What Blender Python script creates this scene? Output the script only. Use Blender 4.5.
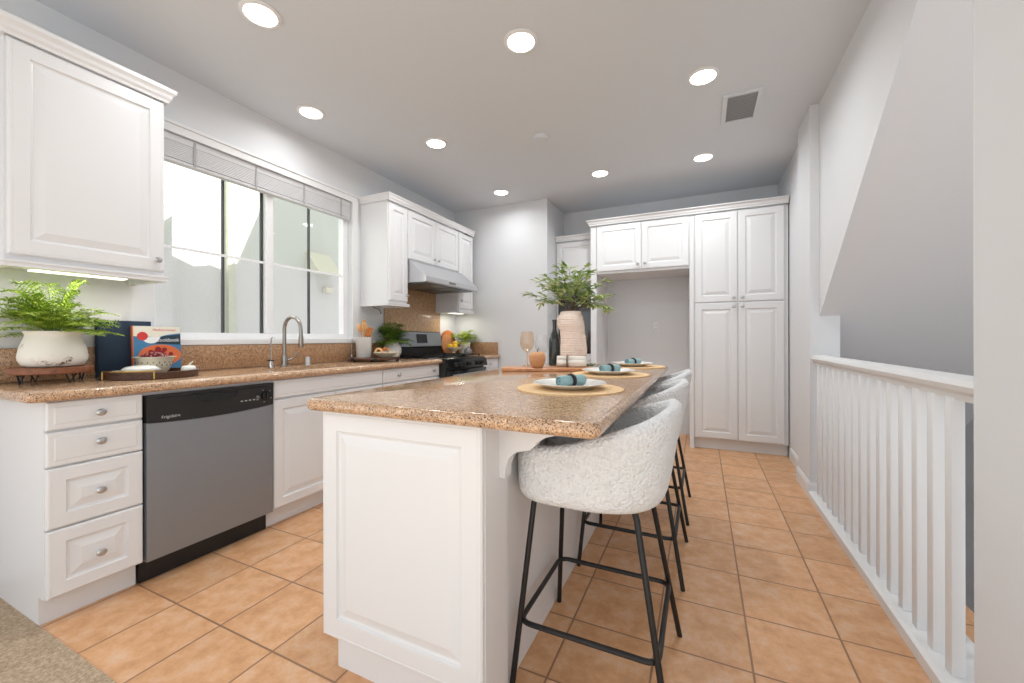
import bpy, bmesh, math, random
from mathutils import Vector, Matrix
for o in list(bpy.data.objects): bpy.data.objects.remove(o)
S = bpy.context.scene
COL = S.collection
random.seed(7)
PI = math.pi

# ------------------------------------------------------------------ camera
YAW = 0.437887; ROLL = -0.002048; CAM_H = 1.12; FPX = 404.68
cam_d = bpy.data.cameras.new('camera'); cam = bpy.data.objects.new('camera', cam_d); COL.objects.link(cam)
fw = Vector((-math.sin(YAW), math.cos(YAW), 0)); rt = Vector((math.cos(YAW), math.sin(YAW), 0)); up = Vector((0, 0, 1))
c_, s_ = math.cos(ROLL), math.sin(ROLL)
rt2 = rt*c_ + up*s_; up2 = -rt*s_ + up*c_
cam.matrix_world = Matrix(((rt2.x, up2.x, -fw.x, 0), (rt2.y, up2.y, -fw.y, 0), (rt2.z, up2.z, -fw.z, CAM_H), (0, 0, 0, 1)))
cam_d.sensor_width = 36; cam_d.lens = FPX/1024*36; cam_d.shift_y = -3.33/1024; cam_d.clip_start = 0.02
S.camera = cam

# ------------------------------------------------------------------ world, sun, exposure
world = bpy.data.worlds.new('world'); S.world = world; world.use_nodes = True
wn = world.node_tree; bg = wn.nodes['Background']
bg.inputs[0].default_value = (0.925, 0.965, 1.0, 1); bg.inputs[1].default_value = 1.4
sun_d = bpy.data.lights.new('sun', 'SUN'); sun_d.energy = 14; sun_d.angle = 0.009; sun_d.color = (1, 0.96, 0.88)
sun = bpy.data.objects.new('sun', sun_d); COL.objects.link(sun)
sun.rotation_euler = Vector((-1.0, -0.25, -0.95)).to_track_quat('-Z', 'Y').to_euler()
CAN_W = 6.3
S.view_settings.view_transform = 'Standard'; S.view_settings.look = 'None'
S.view_settings.exposure = 0.10; S.view_settings.gamma = 1; S.view_settings.use_curve_mapping = False

# ------------------------------------------------------------------ materials
def lin(c):
    return tuple(((v/255)/12.92 if v/255 <= .04045 else ((v/255+.055)/1.055)**2.4) for v in c) + (1,)
def mat(name, rgb, rough=.5, metal=0, spec=.5, coat=0, bump=None, emit=None, trans=0, sheen=0):
    m = bpy.data.materials.new(name); m.use_nodes = True
    b = m.node_tree.nodes['Principled BSDF']
    b.inputs['Base Color'].default_value = lin(rgb); b.inputs['Roughness'].default_value = rough
    b.inputs['Metallic'].default_value = metal; b.inputs['Specular IOR Level'].default_value = spec
    b.inputs['Coat Weight'].default_value = coat; b.inputs['Coat Roughness'].default_value = .05
    b.inputs['Transmission Weight'].default_value = trans; b.inputs['Sheen Weight'].default_value = sheen
    if emit: b.inputs['Emission Color'].default_value = lin(rgb); b.inputs['Emission Strength'].default_value = emit
    if bump:
        n = m.node_tree.nodes; l = m.node_tree.links
        tc = n.new('ShaderNodeTexCoord'); t = n.new('ShaderNodeTexNoise'); t.inputs['Scale'].default_value = bump[0]; t.inputs['Detail'].default_value = 3
        bp = n.new('ShaderNodeBump'); bp.inputs['Strength'].default_value = bump[1]; bp.inputs['Distance'].default_value = bump[2]
        l.new(tc.outputs['Object'], t.inputs['Vector']); l.new(t.outputs['Fac'], bp.inputs['Height']); l.new(bp.outputs[0], b.inputs['Normal'])
    return m
def N(m, kind, **kw):
    n = m.node_tree.nodes.new(kind)
    for k, v in kw.items():
        if k in n.inputs: n.inputs[k].default_value = v
        else: setattr(n, k, v)
    return n
def ramp(m, stops, interp='LINEAR'):
    r = m.node_tree.nodes.new('ShaderNodeValToRGB'); r.color_ramp.interpolation = interp
    while len(r.color_ramp.elements) < len(stops): r.color_ramp.elements.new(.5)
    for e, (p, c) in zip(r.color_ramp.elements, stops): e.position = p; e.color = lin(c)
    return r
def bsdf(m): return m.node_tree.nodes['Principled BSDF']
def obj_coord(m): return N(m, 'ShaderNodeTexCoord').outputs['Object']

M = {}
M['cab'] = mat('white_cabinet_lacquer', (226, 226, 227), .32, spec=.45)
M['wall'] = mat('wall_paint', (220, 221, 223), .75, spec=.2, bump=(140, .12, .002))
M['ceil'] = mat('ceiling_paint', (214, 218, 223), .85, spec=.1, bump=(140, .08, .002))
M['stairwall'] = mat('stairwell_paint', (222, 221, 222), .8, spec=.15, bump=(140, .12, .002))
M['trim'] = mat('trim_paint', (228, 228, 228), .4)
M['black'] = mat('black_powder_coat', (22, 22, 23), .42)
M['blackgloss'] = mat('black_gloss', (14, 14, 15), .12)
M['blackmatte'] = mat('black_matte', (26, 26, 27), .5)
M['cast'] = mat('cast_iron', (20, 20, 20), .55)
M['nickel'] = mat('brushed_nickel', (192, 192, 193), .3, metal=1)
M['faucet'] = mat('faucet_nickel', (164, 158, 152), .27, metal=1)
M['chrome'] = mat('chrome', (205, 205, 205), .12, metal=1)
M['white'] = mat('white_ceramic', (236, 234, 230), .18, coat=.3)
M['cream'] = mat('cream_ceramic', (226, 218, 196), .3, coat=.2)
M['plastic'] = mat('white_plastic', (226, 226, 224), .35)
M['slot'] = mat('dark_slot', (80, 80, 80), .6)
M['grey'] = mat('grey_metal', (128, 129, 130), .45, metal=.3)
M['brass'] = mat('brass', (200, 165, 90), .28, metal=1)
M['lemon'] = mat('lemon_skin', (238, 190, 30), .4, bump=(300, .3, .001))
M['cherry'] = mat('cherry_skin', (120, 12, 20), .12, coat=.5)
M['navy'] = mat('navy_cloth', (22, 44, 66), .7, bump=(900, .2, .0005))
M['aqua'] = mat('aqua_linen', (146, 178, 182), .8, bump=(700, .4, .001))
M['ring'] = mat('black_napkin_ring', (24, 24, 26), .35)
M['taupe'] = mat('taupe_cord', (130, 112, 98), .8)
M['stem'] = mat('plant_stem', (96, 74, 52), .7)
M['greenstem'] = mat('green_stem', (100, 130, 50), .6)
M['carton'] = mat('page_block', (235, 228, 214), .8)
M['lens'] = mat('lamp_lens', (255, 250, 240), .5, emit=9)
M['strip'] = mat('strip_lens', (255, 248, 238), .5, emit=1.6)
M['blind'] = mat('blind_slats', (208, 208, 209), .45)
M['vinyl'] = mat('window_vinyl', (236, 236, 237), .35)
M['shadebar'] = mat('shaded_muntin', (70, 74, 74), .5)  # upright window bars coloured dark for the shade they stand in
M['lite'] = mat('pale_print', (190, 190, 188), .5)
M['soil'] = mat('potting_soil', (50, 36, 26), .95)
M['inox_dark'] = mat('hood_filter_steel', (120, 125, 132), .35, metal=.9)
M['deepgreen'] = mat('bottle_glass_dark', (38, 46, 44), .08, coat=.5)
M['oven'] = mat('oven_glass', (60, 62, 64), .08, coat=.6)

def leaf_mat(name, a, b_, tr=.25):
    m = mat(name, a, .5, spec=.35); b = bsdf(m)
    g = N(m, 'ShaderNodeTexNoise', Scale=22.0, Detail=2.0); m.node_tree.links.new(obj_coord(m), g.inputs['Vector'])
    r = ramp(m, [(.35, a), (.65, b_)]); m.node_tree.links.new(g.outputs['Fac'], r.inputs[0]); m.node_tree.links.new(r.outputs[0], b.inputs['Base Color'])
    b.inputs['Subsurface Weight'].default_value = 0
    return m
M['fern'] = leaf_mat('fern_leaf', (124, 158, 30), (188, 212, 84))
M['fern2'] = leaf_mat('dark_fern_leaf', (58, 96, 28), (122, 150, 56))
M['fern3'] = leaf_mat('yellow_fern_leaf', (120, 160, 18), (200, 208, 50))
M['nandina'] = leaf_mat('nandina_leaf', (104, 142, 56), (204, 216, 146))

def granite(name, stops, scale, rough):
    m = mat(name, (200, 150, 110), rough, spec=.5, coat=.15); l = m.node_tree.links; b = bsdf(m)
    co = obj_coord(m)
    v = N(m, 'ShaderNodeTexVoronoi', Scale=scale); l.new(co, v.inputs['Vector'])
    bw = N(m, 'ShaderNodeSeparateColor'); l.new(v.outputs['Color'], bw.inputs[0])
    r = ramp(m, stops, 'CONSTANT'); l.new(bw.outputs[0], r.inputs[0])
    nz = N(m, 'ShaderNodeTexNoise', Scale=scale*.16, Detail=4.0); l.new(co, nz.inputs['Vector'])
    r2 = ramp(m, [(.35, (205, 205, 205)), (.65, (255, 255, 255))]); l.new(nz.outputs['Fac'], r2.inputs[0])
    mx = N(m, 'ShaderNodeMix', data_type='RGBA', blend_type='MULTIPLY'); mx.inputs[0].default_value = .7
    l.new(r.outputs[0], mx.inputs[6]); l.new(r2.outputs[0], mx.inputs[7]); l.new(mx.outputs[2], b.inputs['Base Color'])
    return m
M['granite'] = granite('tan_granite', [(0, (112, 84, 66)), (.08, (214, 176, 140)), (.38, (200, 158, 122)), (.62, (226, 194, 162)), (.82, (184, 142, 108)), (.94, (140, 112, 92))], 300, .13)
M['granite2'] = granite('backsplash_granite', [(0, (100, 74, 56)), (.10, (190, 150, 114)), (.4, (176, 134, 98)), (.66, (204, 166, 130)), (.86, (150, 112, 82))], 300, .2)

M['granite3'] = granite('range_panel_granite', [(0, (140, 106, 76)), (.08, (204, 166, 124)), (.4, (192, 152, 112)), (.66, (214, 178, 138)), (.9, (170, 130, 94))], 300, .42)
def tile_mat():
    m = mat('terracotta_tile', (205, 150, 108), .38, spec=.4); l = m.node_tree.links; b = bsdf(m)
    co = obj_coord(m)
    mp = N(m, 'ShaderNodeMapping'); PX, PY, OX, OY = .3098, .3085, .465, .9475
    mp.inputs['Location'].default_value = (-OX/PX+40, -OY/PY+40, 0); mp.inputs['Scale'].default_value = (1/PX, 1/PY, 0)
    l.new(co, mp.inputs['Vector'])
    fr = N(m, 'ShaderNodeVectorMath', operation='FRACTION'); l.new(mp.outputs[0], fr.inputs[0])
    fl = N(m, 'ShaderNodeVectorMath', operation='FLOOR'); l.new(mp.outputs[0], fl.inputs[0])
    sb = N(m, 'ShaderNodeVectorMath', operation='SUBTRACT'); l.new(fr.outputs[0], sb.inputs[0]); sb.inputs[1].default_value = (.5, .5, 0)
    ab = N(m, 'ShaderNodeVectorMath', operation='ABSOLUTE'); l.new(sb.outputs[0], ab.inputs[0])
    sx = N(m, 'ShaderNodeSeparateXYZ'); l.new(ab.outputs[0], sx.inputs[0])
    mxm = N(m, 'ShaderNodeMath', operation='MAXIMUM'); l.new(sx.outputs[0], mxm.inputs[0]); l.new(sx.outputs[1], mxm.inputs[1])
    gr = N(m, 'ShaderNodeMapRange'); l.new(mxm.outputs[0], gr.inputs[0]); gr.inputs[1].default_value = .486; gr.inputs[2].default_value = .491
    wn_ = N(m, 'ShaderNodeTexWhiteNoise', noise_dimensions='3D'); l.new(fl.outputs[0], wn_.inputs['Vector'])
    ad = N(m, 'ShaderNodeVectorMath', operation='ADD'); l.new(co, ad.inputs[0]); l.new(wn_.outputs['Color'], ad.inputs[1])
    n1 = N(m, 'ShaderNodeTexNoise', Scale=12.0, Detail=7.0, Roughness=.72); l.new(ad.outputs[0], n1.inputs['Vector'])
    r = ramp(m, [(.32, (198, 147, 105)), (.5, (216, 165, 121)), (.66, (222, 185, 152))]); l.new(n1.outputs['Fac'], r.inputs[0])
    sc = N(m, 'ShaderNodeMapRange'); l.new(wn_.outputs['Value'], sc.inputs[0]); sc.inputs[3].default_value = .9; sc.inputs[4].default_value = 1.06
    ml = N(m, 'ShaderNodeMix', data_type='RGBA', blend_type='MULTIPLY'); ml.inputs[0].default_value = 1
    l.new(r.outputs[0], ml.inputs[6]); l.new(sc.outputs[0], ml.inputs[7])
    mg = N(m, 'ShaderNodeMix', data_type='RGBA'); l.new(gr.outputs[0], mg.inputs[0]); l.new(ml.outputs[2], mg.inputs[6]); mg.inputs[7].default_value = lin((150, 112, 84))
    l.new(mg.outputs[2], b.inputs['Base Color'])
    bp = N(m, 'ShaderNodeBump', Strength=.5, Distance=.003); bp.invert = True; l.new(gr.outputs[0], bp.inputs['Height'])
    bp2 = N(m, 'ShaderNodeBump', Strength=.12, Distance=.003); l.new(n1.outputs['Fac'], bp2.inputs['Height']); l.new(bp.outputs[0], bp2.inputs['Normal'])
    l.new(bp2.outputs[0], b.inputs['Normal'])
    return m
M['tile'] = tile_mat()

def speck(name, a, b_, scale, rough=.9, bump=.6, dist=.004):
    m = mat(name, a, rough, spec=.1); l = m.node_tree.links; b = bsdf(m)
    n1 = N(m, 'ShaderNodeTexNoise', Scale=scale, Detail=4.0, Roughness=.7); l.new(obj_coord(m), n1.inputs['Vector'])
    r = ramp(m, [(.32, a), (.68, b_)]); l.new(n1.outputs['Fac'], r.inputs[0]); l.new(r.outputs[0], b.inputs['Base Color'])
    bp = N(m, 'ShaderNodeBump', Strength=bump, Distance=dist); l.new(n1.outputs['Fac'], bp.inputs['Height']); l.new(bp.outputs[0], b.inputs['Normal'])
    return m
M['carpet'] = speck('beige_carpet', (146, 126, 104), (204, 182, 156), 110)
M['stucco'] = speck('neighbour_stucco', (204, 203, 200), (214, 213, 210), 60, .9, .5, .006)
M['greenstucco'] = speck('pale_green_stucco', (196, 198, 180), (206, 208, 190), 60, .9, .5, .006)
M['pot_white'] = speck('distressed_white_glaze', (214, 208, 196), (238, 234, 226), 14, .55, .3, .004)
def chipped():
    m = mat('chipped_white_glaze', (234, 230, 220), .5); l = m.node_tree.links; b = bsdf(m)
    n1 = N(m, 'ShaderNodeTexNoise', Scale=16.0, Detail=6.0, Roughness=.7); l.new(obj_coord(m), n1.inputs['Vector'])
    r = ramp(m, [(.60, (234, 230, 221)), (.655, (214, 206, 192)), (.675, (104, 92, 80))]); l.new(n1.outputs['Fac'], r.inputs[0]); l.new(r.outputs[0], b.inputs['Base Color'])
    return m
M['chipped'] = chipped()
M['mat_straw'] = speck('woven_straw', (226, 188, 142), (242, 212, 170), 120, .8, .8, .003)
M['vase'] = speck('blush_clay', (236, 214, 200), (246, 230, 218), 30, .75, .3, .002)

def wood(name, a, b_, sc=(3, 30, 30), rough=.4):
    m = mat(name, a, rough); l = m.node_tree.links; b = bsdf(m)
    mp = N(m, 'ShaderNodeMapping'); mp.inputs['Scale'].default_value = sc; l.new(obj_coord(m), mp.inputs['Vector'])
    n1 = N(m, 'ShaderNodeTexNoise', Scale=2.0, Detail=5.0, Distortion=.6); l.new(mp.outputs[0], n1.inputs['Vector'])
    r = ramp(m, [(.3, a), (.7, b_)]); l.new(n1.outputs['Fac'], r.inputs[0]); l.new(r.outputs[0], b.inputs['Base Color'])
    return m
M['walnut'] = wood('walnut', (112, 66, 42), (150, 92, 60))
M['darkwood'] = wood('dark_wood', (62, 38, 26), (96, 62, 42))
M['acacia'] = wood('acacia', (184, 118, 74), (218, 160, 112), rough=.3)
M['applewood'] = wood('apple_wood', (196, 138, 92), (218, 166, 120), (8, 8, 20), .55)
M['spoonwood'] = wood('spoon_wood', (204, 150, 98), (226, 178, 124))
M['orangewood'] = wood('orange_wood', (168, 92, 40), (206, 130, 66))

def steel(name, base, rough=.3, axis=2):
    m = mat(name, base, rough, metal=1); l = m.node_tree.links; b = bsdf(m)
    mp = N(m, 'ShaderNodeMapping'); s = [2, 2, 2]; s[axis] = 300; mp.inputs['Scale'].default_value = s; l.new(obj_coord(m), mp.inputs['Vector'])
    n1 = N(m, 'ShaderNodeTexNoise', Scale=1.0, Detail=2.0); l.new(mp.outputs[0], n1.inputs['Vector'])
    r = N(m, 'ShaderNodeMapRange'); l.new(n1.outputs['Fac'], r.inputs[0]); r.inputs[3].default_value = rough-.06; r.inputs[4].default_value = rough+.1
    l.new(r.outputs[0], b.inputs['Roughness'])
    return m
M['steel'] = steel('stainless_steel', (148, 153, 160), .44); bsdf(M['steel']).inputs['Metallic'].default_value = .72
M['steel2'] = mat('hood_steel', (208, 209, 212), .3, metal=.85)

def boucle():
    m = mat('boucle_fabric', (234, 235, 236), .95, spec=.1, sheen=.3); l = m.node_tree.links; b = bsdf(m)
    co = obj_coord(m)
    nz = N(m, 'ShaderNodeTexNoise', Scale=95.0, Detail=1.5, Distortion=1.2); l.new(co, nz.inputs['Vector'])
    v = N(m, 'ShaderNodeTexVoronoi', Scale=120.0, feature='SMOOTH_F1'); l.new(co, v.inputs['Vector'])
    sb = N(m, 'ShaderNodeMath', operation='SUBTRACT'); l.new(nz.outputs['Fac'], sb.inputs[0]); l.new(v.outputs['Distance'], sb.inputs[1])
    bp = N(m, 'ShaderNodeBump', Strength=1.0, Distance=.0065); l.new(sb.outputs[0], bp.inputs['Height']); l.new(bp.outputs[0], b.inputs['Normal'])
    return m
M['boucle'] = boucle()

def glass(name, tint, refl=1.45, ior_like=.0):
    m = bpy.data.materials.new(name); m.use_nodes = True; n = m.node_tree.nodes; l = m.node_tree.links; n.clear()
    o = n.new('ShaderNodeOutputMaterial'); mx = n.new('ShaderNodeMixShader'); t = n.new('ShaderNodeBsdfTransparent'); g = n.new('ShaderNodeBsdfGlossy')
    lw = n.new('ShaderNodeLayerWeight'); lw.inputs['Blend'].default_value = .5
    pw = n.new('ShaderNodeMath'); pw.operation = 'POWER'; pw.inputs[1].default_value = 4.0; l.new(lw.outputs['Facing'], pw.inputs[0])
    f = n.new('ShaderNodeMath'); f.operation = 'MULTIPLY_ADD'; f.inputs[1].default_value = .55; f.inputs[2].default_value = (refl-1)*.1; l.new(pw.outputs[0], f.inputs[0])
    t.inputs['Color'].default_value = lin(tint); g.inputs['Roughness'].default_value = .02
    l.new(f.outputs[0], mx.inputs[0]); l.new(t.outputs[0], mx.inputs[1]); l.new(g.outputs[0], mx.inputs[2]); l.new(mx.outputs[0], o.inputs[0])
    return m
M['pane'] = glass('window_glass', (254, 254, 255), 1.1)
M['screen'] = glass('tinted_upper_glass', (249, 252, 250), 1.1)
M['amber'] = glass('amber_glass', (252, 238, 222), 1.9)
M['clear'] = glass('clear_glass', (250, 251, 252), 1.9)

# ------------------------------------------------------------------ geometry helpers
class MB:
    def __init__(s): s.v = []; s.f = []; s.mi = []; s.cur = 0
    def add(s, vs, fs, mtx=None):
        b = len(s.v)
        s.v += [tuple(mtx @ Vector(p)) if mtx else tuple(p) for p in vs]
        s.f += [tuple(b+i for i in f) for f in fs]; s.mi += [s.cur]*len(fs); return s
    def box(s, x0, x1, y0, y1, z0, z1, bev=0, mtx=None, seg=2):
        if x0 > x1: x0, x1 = x1, x0
        if y0 > y1: y0, y1 = y1, y0
        if z0 > z1: z0, z1 = z1, z0
        vs = [(x, y, z) for z in (z0, z1) for y in (y0, y1) for x in (x0, x1)]
        fs = [(0, 2, 3, 1), (4, 5, 7, 6), (0, 1, 5, 4), (2, 6, 7, 3), (0, 4, 6, 2), (1, 3, 7, 5)]
        if not bev: return s.add(vs, fs, mtx)
        bm = bmesh.new(); bv = [bm.verts.new(p) for p in vs]
        for f in fs: bm.faces.new([bv[i] for i in f])
        bmesh.ops.bevel(bm, geom=bm.edges[:], offset=bev, segments=seg, profile=.5, affect='EDGES')
        bm.verts.index_update(); s.add([v.co[:] for v in bm.verts], [[v.index for v in f.verts] for f in bm.faces], mtx); bm.free(); return s
    def prism(s, pts, axis, a0, a1, mtx=None):
        # pts polygon in the two other axes (cyclic order), extruded along axis
        n = len(pts)
        def mk(p, a): return {'x': (a, p[0], p[1]), 'y': (p[0], a, p[1]), 'z': (p[0], p[1], a)}[axis]
        vs = [mk(p, a0) for p in pts] + [mk(p, a1) for p in pts]
        fs = [tuple(range(n)), tuple(range(n, 2*n))] + [(i, (i+1) % n, n+(i+1) % n, n+i) for i in range(n)]
        return s.add(vs, fs, mtx)
    def lathe(s, prof, seg=32, mtx=None, cap=True, sx=1, sy=1):
        n = len(prof); vs = []; fs = []
        for k in range(seg):
            a = 2*PI*k/seg
            for r, z in prof: vs.append((r*math.cos(a)*sx, r*math.sin(a)*sy, z))
        for k in range(seg):
            k2 = (k+1) % seg
            for i in range(n-1): fs.append((k*n+i, k2*n+i, k2*n+i+1, k*n+i+1))
        if cap:
            if prof[0][0] > 1e-6: fs.append(tuple(k*n for k in range(seg)))
            if prof[-1][0] > 1e-6: fs.append(tuple(k*n+n-1 for k in range(seg)))
        return s.add(vs, fs, mtx)
    def tube(s, pts, r, seg=10, closed=False, mtx=None, radii=None):
        pts = [Vector(p) for p in pts]; n = len(pts); vs = []; fs = []
        prev = None
        for i, p in enumerate(pts):
            if closed: d = (pts[(i+1) % n]-pts[i-1])
            else: d = pts[min(i+1, n-1)]-pts[max(i-1, 0)]
            d.normalize()
            if prev is None:
                a = Vector((0, 0, 1)) if abs(d.z) < .9 else Vector((1, 0, 0)); u = d.cross(a).normalized()
            else: u = (prev - d*prev.dot(d)).normalized()
            w = d.cross(u); prev = u; rr = radii[i] if radii else r
            for k in range(seg):
                an = 2*PI*k/seg; vs.append(p+u*(rr*math.cos(an))+w*(rr*math.sin(an)))
        m_ = n if closed else n-1
        for i in range(m_):
            j = (i+1) % n
            for k in range(seg): fs.append((i*seg+k, i*seg+(k+1) % seg, j*seg+(k+1) % seg, j*seg+k))
        if not closed: fs.append(tuple(range(seg))); fs.append(tuple((n-1)*seg+k for k in range(seg)))
        return s.add(vs, fs, mtx)
    def sphere(s, c, rx, ry=None, rz=None, seg=16, rings=10, mtx=None, rot=None):
        ry = ry or rx; rz = rz or rx
        prof = [(math.sin(PI*i/rings), -math.cos(PI*i/rings)) for i in range(rings+1)]
        prof[0] = (0, -1); prof[-1] = (0, 1)
        T = Matrix.Translation(c) @ (rot or Matrix()) @ Matrix.Diagonal((rx, ry, rz, 1))
        if mtx: T = mtx @ T
        return s.lathe(prof, seg, T, cap=False)
    def build(s, name, m, parent=None, smooth=35, off=True):
        me = bpy.data.meshes.new(name)
        o0 = Vector(parent['_org']) if (parent is not None and off and '_org' in parent) else Vector((0, 0, 0))
        me.from_pydata([Vector(p)-o0 for p in s.v], [], s.f)
        ms = m if isinstance(m, (list, tuple)) else [m]
        for q in ms: me.materials.append(q)
        bm = bmesh.new(); bm.from_mesh(me)
        for f, k in zip(bm.faces, s.mi): f.material_index = k
        bmesh.ops.remove_doubles(bm, verts=bm.verts, dist=1e-6)
        bmesh.ops.recalc_face_normals(bm, faces=bm.faces); bm.to_mesh(me); bm.free()
        if smooth:
            me.shade_smooth(); me.set_sharp_from_angle(angle=math.radians(smooth))
        o = bpy.data.objects.new(name, me); COL.objects.link(o)
        if parent is not None: o.parent = parent
        return o
ORG = []
def thing(name, label, cat, loc, group=None, local=False, rz=0):
    o = bpy.data.objects.new(name, None); COL.objects.link(o); o.location = loc; o.rotation_euler = (0, 0, rz)
    o.empty_display_size = .05; o['label'] = label; o['category'] = cat
    if group: o['group'] = group
    if not local: o['_org'] = tuple(loc); ORG.append(o)
    return o
def tag(o, label, cat, group=None):
    o['label'] = label; o['category'] = cat
    if group: o['group'] = group
    return o
def struct(o, label=None):
    o['kind'] = 'structure'
    if label: o['label'] = label
    return o
def B(x0, x1, y0, y1, z0, z1, bev=0): return MB().box(x0, x1, y0, y1, z0, z1, bev)

# face frames: (u, d, z) -> world;  'X' faces +X at plane x,  'Y' faces -Y at plane y
def frame(face, plane):
    if face == 'X': return Matrix(((0, 1, 0, plane), (1, 0, 0, 0), (0, 0, 1, 0), (0, 0, 0, 1)))
    if face == 'W': return Matrix(((0, -1, 0, plane), (1, 0, 0, 0), (0, 0, 1, 0), (0, 0, 0, 1)))
    return Matrix(((1, 0, 0, 0), (0, -1, 0, plane), (0, 0, 1, 0), (0, 0, 0, 1)))
def raised(u0, u1, z0, z1, mtx, t=.019, fr=.055, style='panel'):
    if style == 'panel':
        rings = [(0, 0), (0, t-.005), (.005, t-.0005), (.011, t), (.0125, t-.0012), (.014, t), (fr, t), (fr+.004, t-.008), (fr+.012, t-.010), (fr+.044, t-.001), (fr+.047, t-.001)]
    else:
        rings = [(0, 0), (0, t-.006), (.004, t-.002), (.006, t-.0015), (.020, t-.0015), (.024, t+.0005), (.026, t+.0005)]
    vs = []; fs = []
    for ins, d in rings:
        vs += [(u0+ins, d, z0+ins), (u1-ins, d, z0+ins), (u1-ins, d, z1-ins), (u0+ins, d, z1-ins)]
    for r in range(len(rings)-1):
        for k in range(4): fs.append((r*4+k, r*4+(k+1) % 4, r*4+4+(k+1) % 4, r*4+4+k))
    n = len(rings)*4; fs.append((n-4, n-3, n-2, n-1)); fs.append((0, 1, 2, 3))
    return MB().add(vs, fs, mtx)
def knob_mb(u, z, d0, mtx, s=1):
    prof = [(0.0, 0), (.006, 0), (.0055, .010), (.009, .014), (.0145, .018), (.0155, .022), (.013, .026), (.007, .0285), (0, .029)]
    R = Matrix(((1, 0, 0, u), (0, 0, 1, d0), (0, 1, 0, z), (0, 0, 0, 1)))
    return MB().lathe([(r*s, q*s) for r, q in prof], 18, mtx @ R @ Matrix.Diagonal((1.1, .95, 1, 1)))
def door(parent, name, face, plane, u0, u1, z0, z1, knobs=(), style='panel', fr=.055, kn=None):
    mx = frame(face, plane)
    d = raised(u0, u1, z0, z1, mx, style=style, fr=fr).build(name, M['cab'], parent, smooth=0)
    d['_org'] = parent['_org']; ORG.append(d)
    for (u, z) in knobs: knob_mb(u, z, .018, mx).build('knob', M['nickel'], d)
    return d

# ================================================================== SETTING
CZ = 2.75
struct(B(-2.95, 1.0, .645, 5.3, -.05, 0).build('floor', M['tile']))
struct(B(-3.05, 1.0, -2.2, .645, -.05, .004).build('floor_carpet', M['carpet']), 'beige cut-pile carpet of the adjoining room')
struct(B(-3.05, .86, -.8, 5.3, CZ, CZ+.12).build('ceiling', M['ceil']))
# left wall with the window opening
WY0, WY1, WZ0, WZ1 = 1.255, 2.735, 1.115, 2.37
w = MB(); w.box(-3.05, -2.9, -.3, WY0, 0, CZ); w.box(-3.05, -2.9, WY1, 5.3, 0, CZ); w.box(-3.05, -2.9, WY0, WY1, 0, WZ0); w.box(-3.05, -2.9, WY0, WY1, WZ1, CZ)
struct(w.build('wall_left', M['wall'], smooth=0))
struct(B(-2.9, -1.63, 4.455, 5.3, 0, CZ).build('wall_range_end', M['wall'], smooth=0))
struct(B(-1.63, .9, 5.1, 5.25, 0, CZ).build('wall_back', M['wall'], smooth=0))
# right wall: full height beyond the pilaster, then cut away along the stair slope
SL = (2.415-1.245)/(2.065-3.53)
def sz(y): return 1.235 + SL*(y-3.50)
ytop = 3.50 + (CZ-1.235)/SL
struct(B(.745, .86, 3.85, 5.1, 0, CZ).build('wall_right', M['wall'], smooth=0))
struct(B(.69, .86, 3.46, 3.85, 0, CZ).build('wall_pilaster', M['wall'], smooth=0))
w = MB().prism([(3.46, CZ), (3.46, 1.267), (ytop, CZ)], 'x', .745, .775)
struct(w.build('wall_right_upper', M['wall'], smooth=0))
struct(B(.66, .86, .35, 1.506, 0, CZ).build('wall_pier', M['wall'], smooth=0))
# sloping underside of the upper stair flight, stairwell walls
w = MB().prism([(ytop-.05, sz(ytop-.05)+.004), (3.488, sz(3.488)+.004), (3.488, sz(3.488)+.12), (ytop-.05, sz(ytop-.05)+.12)], 'x', .7755, 2.05)
w.prism([(3.488, sz(3.488)+.004), (4.9, sz(4.9)+.004), (4.9, sz(4.9)+.12), (3.488, sz(3.488)+.12)], 'x', .861, 2.05)
struct(w.build('ceiling_stair_slope', M['stairwall'], smooth=0))
struct(B(1.95, 2.05, 1.0, 5.2, -2.6, CZ).build('wall_stairwell', M['stairwall'], smooth=0))
struct(B(.861, 1.95, 4.9, 5.0, -2.6, CZ).build('wall_stairwell_end', M['stairwall'], smooth=0))
struct(B(.861, 1.95, 1.2, 4.9, -2.7, -2.6).build('floor_stairwell', M['carpet'], smooth=0))
struct(B(.83, .861, 1.50, 4.9, -2.6, -.05).build('wall_below_floor', M['stairwall'], smooth=0))
struct(B(.861, 1.95, 1.2, ytop-.05, CZ, CZ+.12).build('ceiling_stairwell', M['ceil'], smooth=0))
# baseboards
def bb(name, pts):
    m_ = MB()
    for (x0, x1, y0, y1, side) in pts:
        m_.box(x0, x1, y0, y1, 0, .085); 
        if side == 'x': m_.prism([(x0, .085), (x1, .085), (x1, .105), (x1-.006, .105)], 'y', y0, y1)
        else: m_.prism([(y0, .085), (y1, .085), (y1, .105), (y1-.006, .105)], 'x', x0, x1)
    struct(m_.build(name, M['trim'], smooth=0))
bb('baseboard_right', [(.73, .745, 3.85, 4.45, 'x'), (.675, .69, 3.46, 3.85, 'x'), (.675, .745, 3.445, 3.46, 'y')])
bb('baseboard_pier', [(.645, .66, .35, 1.506, 'x')])
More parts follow.
